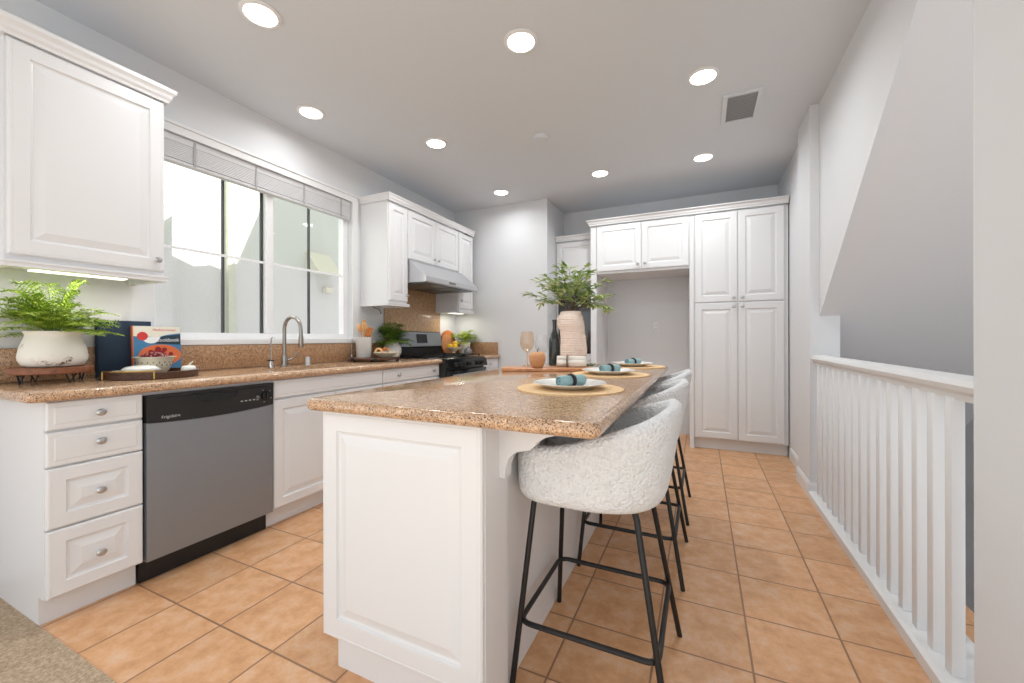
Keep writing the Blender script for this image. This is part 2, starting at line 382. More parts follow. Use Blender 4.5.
# window casing, frame, panes
def casing(m_, y0, y1, z0, z1):
    x = -2.9
    m_.box(x, x+.014, y0, y1, z0, z1)
m_ = MB(); casing(m_, 1.20, 2.80, WZ1, WZ1+.06); m_.box(-2.9, -2.878, 1.195, 2.805, WZ1+.048, WZ1+.066)
casing(m_, WY1, 2.80, WZ0-.02, WZ1)
m_.box(-2.99, -2.872, 1.20, 2.80, WZ0-.035, WZ0+.004, .004)
struct(m_.build('trim_window', M['trim'], smooth=0))
wi = MB(); FX0, FX1 = -3.01, -2.95
wi.box(FX0, FX1, WY0, WY1, WZ0, WZ0+.045); wi.box(FX0, FX1, WY0, WY1, WZ1-.04, WZ1)
wi.box(FX0, FX1, WY0, 1.285, WZ0+.045, WZ1-.04); wi.box(FX0, FX1, 2.685, WY1, WZ0+.045, WZ1-.04)
wi.box(FX0-.005, FX1+.004, 1.965, 2.02, WZ0+.045, WZ1-.04, .003)
wi.box(FX1, FX1+.012, 1.995, 2.01, 1.66, 1.74, .003)
wi.box(-2.98, -2.972, 1.285, 2.685, 1.682, 1.700)
wf = struct(wi.build('window_1', M['vinyl'], smooth=0))
for (a, b_) in ((1.285, 1.965), (2.02, 2.685)):
    MB().box(-2.985, -2.981, a, b_, WZ0+.045, 1.686).build('glass_pane', M['pane'], wf, smooth=0)
    MB().box(-2.985, -2.981, a, b_, 1.698, WZ1-.04).build('glass_pane', M['screen'], wf, smooth=0)
dm = MB()
for y in (1.672, 2.345): dm.box(-2.994, -2.976, y, y+.014, WZ0+.045, 1.684); dm.box(-2.994, -2.976, y, y+.014, 1.699, WZ1-.04)
dm.box(-3.0, -2.987, 1.945, 1.965, WZ0+.045, WZ1-.04)
dm.build('muntin', M['shadebar'], wf, smooth=0)

# ================================================================== OUTSIDE
nh = thing('neighbouring_house', 'pale stucco house wall outside the kitchen window', 'house', (-4.8, 3, -2.5))
w = MB(); w.box(-5.0, -4.8, -2, 9, -2.5, 7); w.box(-4.8, -4.35, -2, 2.02, -2.5, 7); 
w.build('stucco_wall', M['stucco'], nh, smooth=0)
w = MB().box(-4.8, -4.74, 2.73, 2.80, -2.5, 7); w.build('corner_trim', M['greenstucco'], nh, smooth=0)
# vent hood and small cap on the far wall
w = MB().prism([(-4.8, 2.01), (-4.55, 2.01), (-4.8, 2.30)], 'y', 3.74, 4.12); M['ventmetal'] = mat('painted_vent_metal', (216, 211, 196), .6); w.build('vent_hood', M['ventmetal'], nh, smooth=0)
w = MB().box(-4.8, -4.72, 4.0, 4.13, 1.76, 1.84, .01); w.build('vent_cap', M['ventmetal'], nh, smooth=0)
w = MB().box(-4.35, -4.22, 1.2, 1.86, 2.40, 2.50, .01); w.build('window_ledge', M['stucco'], nh, smooth=0)
M['teal'] = mat('teal_glass', (120, 170, 176), .15)
w = MB().box(-4.36, -4.33, 1.2, 1.78, 2.52, 3.4); w.build('window_pane', M['teal'], nh, smooth=0)
w = MB().box(-4.80, -4.70, 5.05, 5.13, -2.5, 7); w.build('downpipe', M['greenstucco'], nh, smooth=0)
# unseen roof edge, its outline shaped to throw the shade on that wall
rf = MB().prism([(-2.2, 2.88), (9.0, 2.88), (9.0, 5.3), (3.95, 5.3), (3.57, 4.35), (3.275, 3.60), (3.15, 3.50), (3.0, 3.54), (2.85, 3.50), (2.65, 3.58), (2.4, 3.50), (2.1, 3.2), (1.6, 3.0), (-2.2, 2.95)], 'x', -3.1, -2.95)
struct(rf.build('wall_roof_shade_caster', M['stucco'], smooth=0), 'unseen stucco roof edge shaped to shade the house outside the kitchen window')

# ================================================================== BLIND
bl = thing('window_blind', 'raised white slatted blind across the top of the window over the sink', 'blind', (-2.93, 2.03, 2.2))
MB().box(-2.955, -2.905, WY0+.006, WY1-.006, 2.325, 2.368, .003).build('headrail', M['blind'], bl)
w = MB()
for k in range(9):
    z = 2.224+k*.0112; w.box(-2.955+random.uniform(-.002, .002), -2.907, WY0+.01, WY1-.01, z, z+.0092)
w.build('slat_stack', M['blind'], bl, smooth=0)
MB().box(-2.957, -2.905, WY0+.01, WY1-.01, 2.200, 2.219, .004).build('bottom_rail', M['blind'], bl)
M['tape'] = mat('ladder_tape_cotton', (168, 168, 168), .8)
for y in (1.47, 1.86, 2.25, 2.62):
    MB().box(-2.9045, -2.902, y-.007, y+.007, 2.205, 2.36).build('ladder_tape', M['tape'], bl, smooth=0)
MB().tube([(-2.90, 2.70, 2.33), (-2.88, 2.70, 1.8), (-2.866, 2.705, 1.3), (-2.866, 2.70, .975)], .002, 6).sphere((-2.866, 2.70, .96), .007, rz=.015).build('pull_cord', M['blind'], bl)

# ================================================================== LEFT RUN (doors face +X)
FX = -2.271+.0; CX = FX-.019; TX = -2.345   # door face plane is FX, carcass front CX
def base_unit(name, label, y0, y1, leftside=0):
    t = thing(name, label, 'cabinet', (-2.6, (y0+y1)/2, 0))
    w = MB()
    if 'under the sink' in label:
        w.box(-2.88, CX, y0, y1, .112, .66); w.box(-2.34, CX, y0, y1, .66, .879); w.box(-2.88, -2.70, y0, y1, .66, .879); w.box(-2.70, -2.34, y0, y0+.02, .66, .879); w.box(-2.70, -2.34, y1-.02, y1, .66, .879)
    else: w.box(-2.88, CX, y0, y1, .112, .879)
    w.build('cabinet_body', M['cab'], t, smooth=0)
    MB().box(-2.88, TX, y0, y1, .0, .112).build('toe_kick', M['cab'], t, smooth=0)
    return t
t = base_unit('drawer_cabinet', 'white four-drawer base cabinet at the near end of the counter', .645, .945)
for z0, z1, kz, st in ((.766, .875, .817, 'slab'), (.624, .757, .699, 'slab'), (.383, .617, .495, 'panel'), (.116, .376, .237, 'panel')):
    door(t, 'drawer', 'X', CX, .647, .943, z0, z1, [(.797, kz)], st, fr=.052)
t = base_unit('sink_cabinet', 'white base cabinet under the sink right of the dishwasher', 1.553, 2.455)
door(t, 'false_drawer_front', 'X', CX, 1.557, 2.452, .766, .875, (), 'slab')
door(t, 'door', 'X', CX, 1.557, 2.002, .116, .757, [(1.965, .70)]); door(t, 'door', 'X', CX, 2.006, 2.452, .116, .757, [(2.045, .70)])
t = base_unit('range_side_cabinet', 'white base cabinet with a wide top drawer left of the range', 2.457, 3.215)
door(t, 'drawer', 'X', CX, 2.460, 3.212, .766, .875, [(2.63, .818), (3.11, .818)], 'slab')
door(t, 'door', 'X', CX, 2.460, 2.834, .116, .757, [(2.80, .70)]); door(t, 'door', 'X', CX, 2.838, 3.212, .116, .757, [(2.875, .70)])
t = base_unit('corner_cabinet', 'narrow white base cabinet right of the range', 3.985, 4.45)
door(t, 'drawer', 'X', CX, 3.990, 4.445, .766, .875, [(4.22, .818)], 'slab'); door(t, 'door', 'X', CX, 3.990, 4.445, .116, .757, [(4.03, .70)])

# dishwasher
dw = thing('dishwasher', 'stainless steel dishwasher with black control panel', 'dishwasher', (-2.55, 1.25, 0))
MB().box(-2.87, -2.30, .952, 1.546, .10, .862).build('dishwasher_tub', M['blackmatte'], dw, smooth=0)
def arcz(y): q = (y-1.247)/.297; return .739-.014*(1-q*q) if True else 0
ys = [.952+i*(1.543-.952)/16 for i in range(17)]
MB().prism([(y, arcz(y)-.001) for y in ys]+[(1.543, .113), (.952, .113)], 'x', -2.30, -2.262).build('steel_door', M['steel'], dw, smooth=20)
cp = MB().prism([(y, arcz(y)+.001) for y in ys]+[(1.546, .862), (.950, .862)], 'x', -2.30, -2.258).build('control_panel', M['blackmatte'], dw, smooth=20)
cp['_org'] = dw['_org']; ORG.append(cp)
w = MB().prism([(1.15, .838), (1.345, .838), (1.335, .815), (1.30, .803), (1.20, .803), (1.165, .815)], 'x', -2.2585, -2.2545); w.build('pocket_handle', M['blackgloss'], cp, smooth=0)
MB().box(-2.2585, -2.2555, .985, 1.52, .846, .850).build('panel_ridge', M['blackgloss'], cp, smooth=0)
w = MB().lathe([(0, 0), (.026, 0), (.024, .012), (.01, .014), (0, .014)], 24, frame('X', -2.258) @ Matrix(((1, 0, 0, 1.497), (0, 0, 1, 0), (0, 1, 0, .795), (0, 0, 0, 1))))
w.box(-2.246, -2.240, 1.493, 1.501, .772, .818, .001); w.build('cycle_dial', M['blackgloss'], cp)
def mk(y0, y1, z0, z1): MB().box(-2.2582, -2.2572, y0, y1, z0, z1).build('button_mark', M['lite'], cp, smooth=0)
for k in range(5):
    a = -.5+k*1.25; cy_, cz_ = 1.497+.036*math.cos(a), .795+.036*math.sin(a); mk(cy_-.004, cy_+.004, cz_-.0015, cz_+.0015)
for k in range(4): mk(1.36+k*.022, 1.372+k*.022, .778, .784)
for k in range(3): mk(1.445, 1.458, .776+k*.010, .779+k*.010)
MB().box(-2.35, -2.33, .952, 1.546, .0, .112).build('kickplate', M['blackmatte'], dw, smooth=0)
MB().box(-2.33, CX, .946, 1.552, .863, .879).build('top_filler_strip', M['cab'], dw, smooth=0)
def text_obj(name, body, size, mtx, m, parent, ext=.0004, xs=1):
    cu = bpy.data.curves.new(name, 'FONT'); cu.body = body; cu.size = size; cu.extrude = ext; cu.align_x = 'LEFT'; cu.align_y = 'CENTER'; cu.resolution_u = 3
    tmp = bpy.data.objects.new('tmp', cu); COL.objects.link(tmp); bpy.context.view_layer.update()
    dg = bpy.context.evaluated_depsgraph_get(); me = bpy.data.meshes.new_from_object(tmp.evaluated_get(dg))
    bpy.data.objects.remove(tmp)
    o0 = Vector(parent['_org']) if '_org' in parent else Vector((0, 0, 0))
    for v in me.vertices: v.co = mtx @ Vector((v.co.x*xs, v.co.y, v.co.z)) - o0
    me.materials.clear(); me.materials.append(m); o = bpy.data.objects.new(name, me); COL.objects.link(o); o.parent = parent; return o
text_obj('logo_lettering', 'Frigidaire', .020, Matrix(((0, 0, 1, -2.2575), (1, 0, 0, 1.005), (0, 1, 0, .757), (0, 0, 0, 1))), M['lite'], cp)

# countertops with rounded nose
def slab_profile(x_back, x_nose, z0, z1, r=.018):
    pts = [(x_back, z0)]
    s = 1 if x_nose > x_back else -1
    zc = (z0+z1)/2; hr = (z1-z0)/2
    for k in range(9):
        a = -PI/2+PI*k/8; pts.append((x_nose-s*r+s*r*math.cos(a), zc+hr*math.sin(a)))
    pts.append((x_back, z1)); return pts
def rounded_slab(x0, x1, y0, y1, z0, z1, rc=.03, rn=.018, corners=(1, 1, 1, 1), noses=None):
    # plan outline with rounded corners, stacked rings for a rounded edge
    def outline(ins):
        pts = []; r = max(rc-ins, .003)
        for (cx, cy, a0, on) in ((x1, y0, -PI/2, corners[0]), (x1, y1, 0, corners[1]), (x0, y1, PI/2, corners[2]), (x0, y0, PI, corners[3])):
            sx = -1 if cx == x1 else 1; sy = 1 if cy == y0 else -1
            rr = r if on else .002
            for k in range(7):
                a = a0+PI/2*k/6
                pts.append((cx+sx*(ins+rr)+rr*math.cos(a), cy+sy*(ins+rr)+rr*math.sin(a)))
        return pts
    zc = (z0+z1)/2; hr = (z1-z0)/2; w = MB(); rings = []
    for k in range(9):
        a = -PI/2+PI*k/8; rings.append((rn*(1-math.cos(a)), zc+hr*math.sin(a)))
    vs = []; fs = []
    for ins, z in rings: vs += [(x, y, z) for x, y in outline(ins)]
    n = 28
    for r_ in range(8):
        for k in range(n): fs.append((r_*n+k, r_*n+(k+1) % n, r_*n+n+(k+1) % n, r_*n+n+k))
    fs.append(tuple(range(n))); fs.append(tuple(8*n+k for k in range(n)))
    return w.add(vs, fs)
ct = rounded_slab(-2.895, -2.235, .585, 3.215, .88, .92, .035, corners=(1, 0, 0, 0))
ct_o = ct.build('countertop', M['granite'], smooth=40)
tag(ct_o, 'long tan granite countertop under the window with the sink in it', 'countertop')
# sink cut-out via boolean-free method: cut with bmesh boolean modifier
SY0, SY1, SX0, SX1 = 1.66, 2.40, -2.655, -2.36
cut = rounded_slab(SX0, SX1, SY0, SY1, .86, .94, .05, .001); cutter = cut.build('cutter', M['granite'])
bo = ct_o.modifiers.new('cut', 'BOOLEAN'); bo.operation = 'DIFFERENCE'; bo.object = cutter; bo.solver = 'EXACT'
bpy.context.view_layer.update(); dg = bpy.context.evaluated_depsgraph_get()
me2 = bpy.data.meshes.new_from_object(ct_o.evaluated_get(dg)); ct_o.modifiers.clear(); ct_o.data = me2; bpy.data.objects.remove(cutter)
me2.set_sharp_from_angle(angle=math.radians(40))
ct2 = rounded_slab(-2.895, -2.235, 3.985, 4.45, .88, .92, .01, corners=(0, 0, 0, 0)).build('countertop', M['granite'], smooth=40)
tag(ct2, 'short tan granite countertop right of the range', 'countertop')
# sink basin
sk = thing('sink', 'stainless steel undermount sink in the tan granite counter', 'sink', (-2.51, 2.03, .70))
w = MB(); a = .012
w.box(SX0-a, SX0, SY0-a, SY1+a, .70, .879); w.box(SX1, SX1+a, SY0-a, SY1+a, .70, .879); w.box(SX0, SX1, SY0-a, SY0, .70, .879); w.box(SX0, SX1, SY1, SY1+a, .70, .879); w.box(SX0-a, SX1+a, SY0-a, SY1+a, .69, .70)
w.build('basin', M['steel2'], sk, smooth=0)
MB().lathe([(0, .0), (.04, 0), (.042, .003), (.02, .004), (0, .002)], 20, Matrix.Translation((-2.51, 2.03, .701))).build('drain', M['chrome'], sk)
# backsplash strips and the tall slab behind the range
w = MB(); w.box(-2.9, -2.875, .60, 3.14, .921, 1.078, .003)
tag(w.build('backsplash', M['granite2']), 'low granite backsplash strip along the window wall', 'backsplash')
w = MB(); w.box(-2.899, -2.880, 3.145, 4.09, .93, 1.655, .002)
tag(w.build('backsplash', M['granite3']), 'tall granite backsplash panel behind the range below the hood', 'backsplash')
w = MB(); w.box(-2.87, -2.272, 4.430, 4.454, .921, 1.07, .003); w.box(-2.9, -2.875, 4.095, 4.454, .921, 1.07, .003)
tag(w.build('backsplash', M['granite2']), 'short granite backsplash on the end wall right of the range', 'backsplash')

# faucet
fa = thing('faucet', 'brushed nickel gooseneck faucet with pull-down spray behind the sink', 'faucet', (-2.70, 1.93, .92))
FXX, FYY = -2.70, 1.93
MB().lathe([(.0, .92), (.027, .92), (.027, .926), (.023, .93), (.021, .99), (.0185, 1.0), (.0, 1.0)], 20, Matrix.Translation((FXX, FYY, 0))).build('faucet_body', M['faucet'], fa)
pts = [(FXX, FYY, .995), (FXX, FYY, 1.08), (FXX, FYY, 1.185)]
for k in range(1, 13): a = PI*k/12; pts.append((FXX+.085-.085*math.cos(a), FYY, 1.185+.088*math.sin(a)))
pts.append((FXX+.172, FYY, 1.15))
MB().tube(pts, .0125, 14).build('spout', M['faucet'], fa)
MB().lathe([(0, 1.058), (.013, 1.058), (.0165, 1.07), (.0165, 1.12), (.013, 1.15), (.0, 1.152)], 18, Matrix.Translation((FXX+.173, FYY, 0))).build('spray_head', M['faucet'], fa)
MB().tube([(FXX, FYY+.015, .965), (FXX, FYY+.055, .97)], .009, 10).tube([(FXX, FYY+.055, .97), (FXX+.01, FYY+.10, 1.02)], .006, 10).build('handle', M['faucet'], fa)
tp = thing('filtered_water_tap', 'slim chrome filtered water tap with black lever left of the faucet', 'tap', (-2.70, 1.831, .92))
MB().lathe([(0, .92), (.018, .92), (.018, .94), (.012, .95), (.012, .968), (0, .97)], 16, Matrix.Translation((-2.70, 1.831, 0))).build('tap_base', M['chrome'], tp)
MB().tube([(-2.70, 1.831, .965), (-2.70, 1.831, 1.10), (-2.695, 1.831, 1.122), (-2.68, 1.831, 1.13), (-2.66, 1.831, 1.122)], .0045, 10).build('spout', M['chrome'], tp)
MB().box(-2.72, -2.655, 1.812, 1.824, .966, .974, .003).build('lever', M['black'], tp)
sp = MB().lathe([(0, .92), (.023, .92), (.022, .93), (.0185, .935), (.018, .975), (.013, .984), (0, .985)], 20, Matrix.Translation((-2.70, 2.117, 0)))
tag(sp.build('air_gap_cap', M['nickel']), 'small brushed nickel cylinder cap right of the faucet', 'sink fitting')

# ------------------------------------------------ range
RY0, RY1 = 3.222, 3.978
st = thing('gas_range', 'black and stainless gas range between the white cabinets', 'range', (-2.55, 3.6, 0))
MB().box(-2.87, -2.215, RY0, RY1, .02, .905, .004).build('range_body', M['blackmatte'], st)
MB().box(-2.87, -2.20, RY0, RY1, .905, .922, .004).build('cooktop', M['blackgloss'], st)
cpn = MB().prism([(-2.215, .815), (-2.165, .822), (-2.185, .905), (-2.215, .915)], 'y', RY0, RY1).build('control_panel', M['blackgloss'], st, smooth=0)
cpn['_org'] = st['_org']; ORG.append(cpn)
for y in (3.345, 3.43, 3.60, 3.77, 3.855):
    R = Matrix.Translation((-2.176, y, .862)) @ Matrix.Rotation(math.radians(90-13), 4, 'Y')
    MB().lathe([(0, 0), (.023, 0), (.021, .02), (.012, .024), (0, .024)], 18, R).box(-.019, .019, -.004, .004, .02, .032, .002, R).build('knob', M['blackmatte'], cpn)
od = MB().box(-2.215, -2.175, RY0+.004, RY1-.004, .22, .805, .006).build('oven_door', M['blackgloss'], st); od['_org'] = st['_org']; ORG.append(od)
MB().tube([(-2.135, RY0+.05, .76), (-2.135, RY1-.05, .76)], .011, 12).tube([(-2.175, RY0+.09, .76), (-2.135, RY0+.09, .76)], .008).tube([(-2.175, RY1-.09, .76), (-2.135, RY1-.09, .76)], .008).build('handle', M['steel'], od)
MB().box(-2.215, -2.18, RY0+.004, RY1-.004, .06, .21, .006).build('storage_drawer', M['blackgloss'], st)
bg_ = MB().prism([(-2.872, .92), (-2.80, .92), (-2.80, 1.02), (-2.775, 1.03), (-2.80, 1.185), (-2.83, 1.195), (-2.872, 1.195)], 'y', RY0+.02, RY1).build('backguard', M['blackmatte'], st, smooth=0)
bg_['_org'] = st['_org']; ORG.append(bg_)
MB().prism([(-2.774, 1.032), (-2.799, 1.184), (-2.797, 1.186), (-2.771, 1.033)], 'y', RY0+.022, RY1-.002).build('steel_fascia', M['steel'], bg_, smooth=0)
MB().prism([(-2.776, 1.07), (-2.791, 1.165), (-2.788, 1.166), (-2.7735, 1.07)], 'y', 3.52, 3.70).build('clock_display', M['blackgloss'], bg_, smooth=0)
for (ya, yb) in ((RY0+.03, RY0+.37), (RY1-.37, RY1-.03)):
    w = MB(); z = .948
    w.box(-2.76, -2.24, ya, ya+.012, z-.01, z); w.box(-2.76, -2.24, yb-.012, yb, z-.01, z); w.box(-2.76, -2.748, ya, yb, z-.01, z); w.box(-2.252, -2.24, ya, yb, z-.01, z)
    ym = (ya+yb)/2; w.box(-2.76, -2.24, ym-.005, ym+.005, z-.01, z)
    for xx in (-2.63, -2.37): w.box(xx-.005, xx+.005, ya, yb, z-.01, z)
    for xx in (-2.755, -2.255):
        for yy in (ya+.005, yb-.005): w.box(xx-.005, xx+.005, yy-.005, yy+.005, .921, z-.005)
    w.build('grate', M['cast'], st, smooth=0)
    for xx in (-2.63, -2.37): MB().lathe([(0, .922), (.045, .922), (.045, .93), (.03, .933), (.03, .94), (0, .941)], 18, Matrix.Translation((xx, ym, 0))).build('burner', M['cast'], st)
# range hood
hd = thing('range_hood', 'stainless steel under-cabinet range hood with sloping front', 'range hood', (-2.65, 3.555, 1.66))
HY0, HY1 = 3.112, 3.998
prof = [(-2.895, 1.66), (-2.36, 1.66), (-2.352, 1.668), (-2.352, 1.712), (-2.545, 1.868), (-2.545, 1.882), (-2.895, 1.882)]
MB().prism(prof, 'y', HY0+.004, HY1+.085).build('hood_shell', M['steel2'], hd, smooth=0)
w = MB().box(-2.88, -2.39, HY0+.03, HY0+.46, 1.650, 1.661, .002).box(-2.88, -2.39, HY0+.49, HY1+.03, 1.650, 1.661, .002); w.build('grease_filter', M['inox_dark'], hd)
MB().box(-2.353, -2.348, 3.50, 3.62, 1.678, 1.70, .001).build('switch_strip', M['grey'], hd)

# ------------------------------------------------ upper cabinets (left wall)
UX = -2.555; UCX = UX-.019
def crown_x(m_, x, y0, y1, z0, z1, e0=1, e1=1, out=.036, xb=-2.9):
    # crown moulding on a +X facing cabinet, returned round the ends by mitred rings
    prof = [(0, z0), (.010, z0), (.012, z0+.012), (.020, z0+.022), (.024, z0+.038), (.032, z0+.048), (out, z0+.052), (out, z1), (0, z1)]
    vs = []; fs = []; n = len(prof)
    for sidx in range(4):
        for o_, z in prof:
            if sidx == 0: vs.append((xb, y0-(o_ if e0 else 0), z))
            if sidx == 1: vs.append((x+o_, y0-(o_ if e0 else 0), z))
            if sidx == 2: vs.append((x+o_, y1+(o_ if e1 else 0), z))
            if sidx == 3: vs.append((xb, y1+(o_ if e1 else 0), z))
    for s_i in range(3):
        for k in range(n):
            fs.append((s_i*n+k, s_i*n+(k+1) % n, (s_i+1)*n+(k+1) % n, (s_i+1)*n+k))
    fs.append(tuple(range(n))); fs.append(tuple(3*n+k for k in range(n)))
    return m_.add(vs, fs)
def light_rail(m_, x, y0, y1, z, e0=1, e1=1, xb=-2.9):
    a = .008
    m_.box(x-.03, x+a, y0-(a if e0 else 0), y1+(a if e1 else 0), z-.028, z)
    m_.box(x-.03, x+a+.004, y0-(a+.004 if e0 else 0), y1+(a+.004 if e1 else 0), z-.010, z-.004)
    if e0: m_.box(xb, x-.03, y0-a, y0+.018, z-.028, z)
    if e1: m_.box(xb, x-.03, y1-.018, y1+a, z-.028, z)
t = thing('wall_cabinet', 'white wall cabinet above the fern at the near left', 'cabinet', (-2.73, .88, 1.42))
MB().box(-2.898, UCX, .615, 1.158, 1.448, 2.372).build('cabinet_body', M['cab'], t, smooth=0)
door(t, 'door', 'X', UCX, .622, 1.153, 1.472, 2.358, [(1.118, 1.528)], fr=.06)
w = MB(); crown_x(w, UX, .615, 1.158, 2.362, 2.432); w.build('crown_moulding', M['cab'], t, smooth=0)
w = MB(); light_rail(w, UX, .615, 1.158, 1.448); w.build('light_rail', M['cab'], t, smooth=0)
t = thing('under_cabinet_light', 'slim lit strip light under the near left wall cabinet', 'light', (-2.66, .88, 1.43))
MB().box(-2.70, -2.62, .70, 1.04, 1.424, 1.4475, .003).build('light_housing', M['plastic'], t)
MB().box(-2.69, -2.63, .71, 1.03, 1.419, 1.4235).build('light_lens', M['strip'], t, smooth=0)

t = thing('wall_cabinet', 'narrow white wall cabinet between the window and the range hood', 'cabinet', (-2.73, 2.97, 1.42))
MB().box(-2.898, UCX, 2.84, 3.105, 1.448, 2.372).build('cabinet_body', M['cab'], t, smooth=0)
door(t, 'door', 'X', UCX, 2.848, 3.101, 1.472, 2.358, [(3.076, 1.528)])
w = MB(); light_rail(w, UX, 2.84, 3.105, 1.448, 1, 1); w.build('light_rail', M['cab'], t, smooth=0)
t = thing('over_hood_cabinet', 'white double-door wall cabinet directly above the range hood', 'cabinet', (-2.73, 3.55, 1.89))
MB().box(-2.898, UCX, 3.107, 4.00, 1.884, 2.372).build('cabinet_body', M['cab'], t, smooth=0)
door(t, 'door', 'X', UCX, 3.112, 3.551, 1.892, 2.358, [(3.515, 1.945)]); door(t, 'door', 'X', UCX, 3.555, 3.996, 1.892, 2.358, [(3.591, 1.945)])
t = thing('wall_cabinet', 'narrow white wall cabinet right of the range hood by the end wall', 'cabinet', (-2.73, 4.2, 1.42))
MB().box(-2.898, UCX, 4.002, 4.325, 1.448, 2.372).build('cabinet_body', M['cab'], t, smooth=0)
door(t, 'door', 'X', UCX, 4.008, 4.321, 1.472, 2.358, [(4.045, 1.56)])
w = MB(); light_rail(w, UX, 4.002, 4.325, 1.448, 1, 0); w.build('light_rail', M['cab'], t, smooth=0)
w = MB(); crown_x(w, UX, 2.84, 4.325, 2.373, 2.432, 1, 0)
tag(w.build('crown_moulding', M['cab'], smooth=0), 'white crown moulding along the wall cabinets over the range hood', 'moulding')
t = thing('under_cabinet_light', 'small strip light under the far wall cabinet by the end wall', 'light', (-2.70, 4.2, 1.43))
MB().box(-2.76, -2.66, 4.05, 4.30, 1.424, 1.4475, .003).build('light_housing', M['plastic'], t)
MB().box(-2.75, -2.67, 4.06, 4.29, 1.419, 1.4235).build('light_lens', M['strip'], t, smooth=0)
for (x, y0, y1) in ((-2.66, .67, 1.09), (-2.71, 4.06, 4.28)):
    ld = bpy.data.lights.new('under_cabinet_glow', 'AREA'); ld.shape = 'RECTANGLE'; ld.size = .05; ld.size_y = y1-y0; ld.energy = 1.1; ld.color = (1, .93, .84)
    lo = bpy.data.objects.new('under_cabinet_glow', ld); lo.location = (x, (y0+y1)/2, 1.415); COL.objects.link(lo)
w = MB().tube([(-2.80, 2.88, 1.444), (-2.79, 2.885, 1.415), (-2.76, 2.90, 1.40), (-2.73, 2.91, 1.385), (-2.72, 2.915, 1.35)], .006, 8).box(-2.82, -2.78, 2.865, 2.895, 1.442, 1.4475)
tag(w.build('towel_holder_hook', M['grey']), 'small grey hook bracket under the narrow cabinet beside the window', 'hook')

# ------------------------------------------------ outlets and plates
def outlet(cx, cy, cz, face, label, wdt=.07, h=.115, kinds='outlet'):
    t = thing('power_outlet', label, 'outlet', (cx, cy, cz-h/2))
    mx = frame('X', cx) if face == 'X' else frame('Y', cy); u = cy if face == 'X' else cx
    MB().box(u-wdt/2, u+wdt/2, .0005, .006, cz-h/2, cz+h/2, .002, mx).build('cover_plate', M['plastic'], t)
    gangs = [u] if wdt < .08 else [u-.021, u+.021]
    for g in gangs:
        for dz in (.02, -.02):
            sk_ = MB().box(g-.012, g+.012, .006, .0066, cz+dz-.012, cz+dz+.012, 0, mx).build('socket', M['plastic'], t, smooth=0); sk_['_org'] = t['_org']; ORG.append(sk_)
            for q in (-.006, .006): MB().box(g+q-.0016, g+q+.0016, .0066, .0072, cz+dz-.005, cz+dz+.005, 0, mx).build('slot', M['slot'], sk_, smooth=0)
outlet(-2.9, 1.066, 1.200, 'X', 'double white power outlet on the wall above the navy book', .085)
outlet(-.49, 5.1, 1.25, 'Y', 'white power outlet on the wall inside the fridge alcove')

# ------------------------------------------------ back wall cabinets (doors face -Y)
PY = 4.50; PCY = PY+.019
def crown_y(m_, y, x0, x1, z0, z1, e0=1, e1=1, out=.045, yb=5.098):
    prof = [(0, z0), (.010, z0), (.012, z0+.012), (.020, z0+.022), (.026, z0+.038), (.040, z0+.048), (out, z0+.052), (out, z1), (0, z1)]
    vs = []; fs = []; n = len(prof)
    for o_, z in prof: vs.append((x0-(o_ if e0 else 0), yb, z))
    for o_, z in prof: vs.append((x0-(o_ if e0 else 0), y-o_, z))
    for o_, z in prof: vs.append((x1+(o_ if e1 else 0), y-o_, z))
    for o_, z in prof: vs.append((x1+(o_ if e1 else 0), yb, z))
    for s_i in range(3):
        for k in range(n): fs.append((s_i*n+k, s_i*n+(k+1) % n, (s_i+1)*n+(k+1) % n, (s_i+1)*n+k))
    fs.append(tuple(range(n))); fs.append(tuple(3*n+k for k in range(n)))
    return m_.add(vs, fs)
t = thing('pantry_cabinet', 'tall white four-door pantry cabinet at the right of the back wall', 'cabinet', (.32, 4.8, 0))
MB().box(-.066, .735, PCY, 5.098, .108, 2.372).build('cabinet_body', M['cab'], t, smooth=0)
MB().box(-.066, .735, PCY+.05, 5.098, 0, .108).build('toe_kick', M['cab'], t, smooth=0)
for (u0, u1, kx) in ((-.060, .3205, .285), (.3245, .704, .36)):
    door(t, 'door', 'Y', PCY, u0, u1, .118, 1.466, [(kx, 1.425)], fr=.062); door(t, 'door', 'Y', PCY, u0, u1, 1.474, 2.360, [(kx, 1.512)], fr=.062)
t = thing('fridge_surround', 'white double-door cabinet bridging the empty fridge alcove', 'cabinet', (-.6, 4.8, 0))
MB().box(-1.064, -.112, PCY, 5.098, 1.832, 2.372).build('cabinet_body', M['cab'], t, smooth=0)
MB().box(-1.130, -1.066, PY+.012, 5.098, 0, 2.372).build('side_panel', M['cab'], t, smooth=0)
MB().box(-.110, -.068, PY+.012, 5.098, 0, 2.372).build('side_panel', M['cab'], t, smooth=0)
door(t, 'door', 'Y', PCY, -1.060, -.582, 1.858, 2.360, [(-.618, 1.915)], fr=.06); door(t, 'door', 'Y', PCY, -.578, -.116, 1.858, 2.360, [(-.542, 1.915)], fr=.06)
w = MB(); crown_y(w, PY, -1.130, .735, 2.373, 2.432, 1, 0)
tag(w.build('crown_moulding', M['cab'], smooth=0), 'white crown moulding over the pantry and fridge alcove cabinets', 'moulding')
OY = 4.76; OCY = OY+.019
t = thing('oven_cabinet', 'tall white cabinet housing the wall oven left of the fridge alcove', 'cabinet', (-1.38, 4.95, 0))
w = MB(); w.box(-1.625, -1.135, OCY, 5.098, 1.80, 2.30); w.box(-1.625, -1.135, OCY, 5.098, 0, .93); w.box(-1.625, -1.60, OCY, 5.098, .93, 1.80); w.box(-1.16, -1.135, OCY, 5.098, .93, 1.80); w.box(-1.60, -1.16, 5.06, 5.098, .93, 1.80)
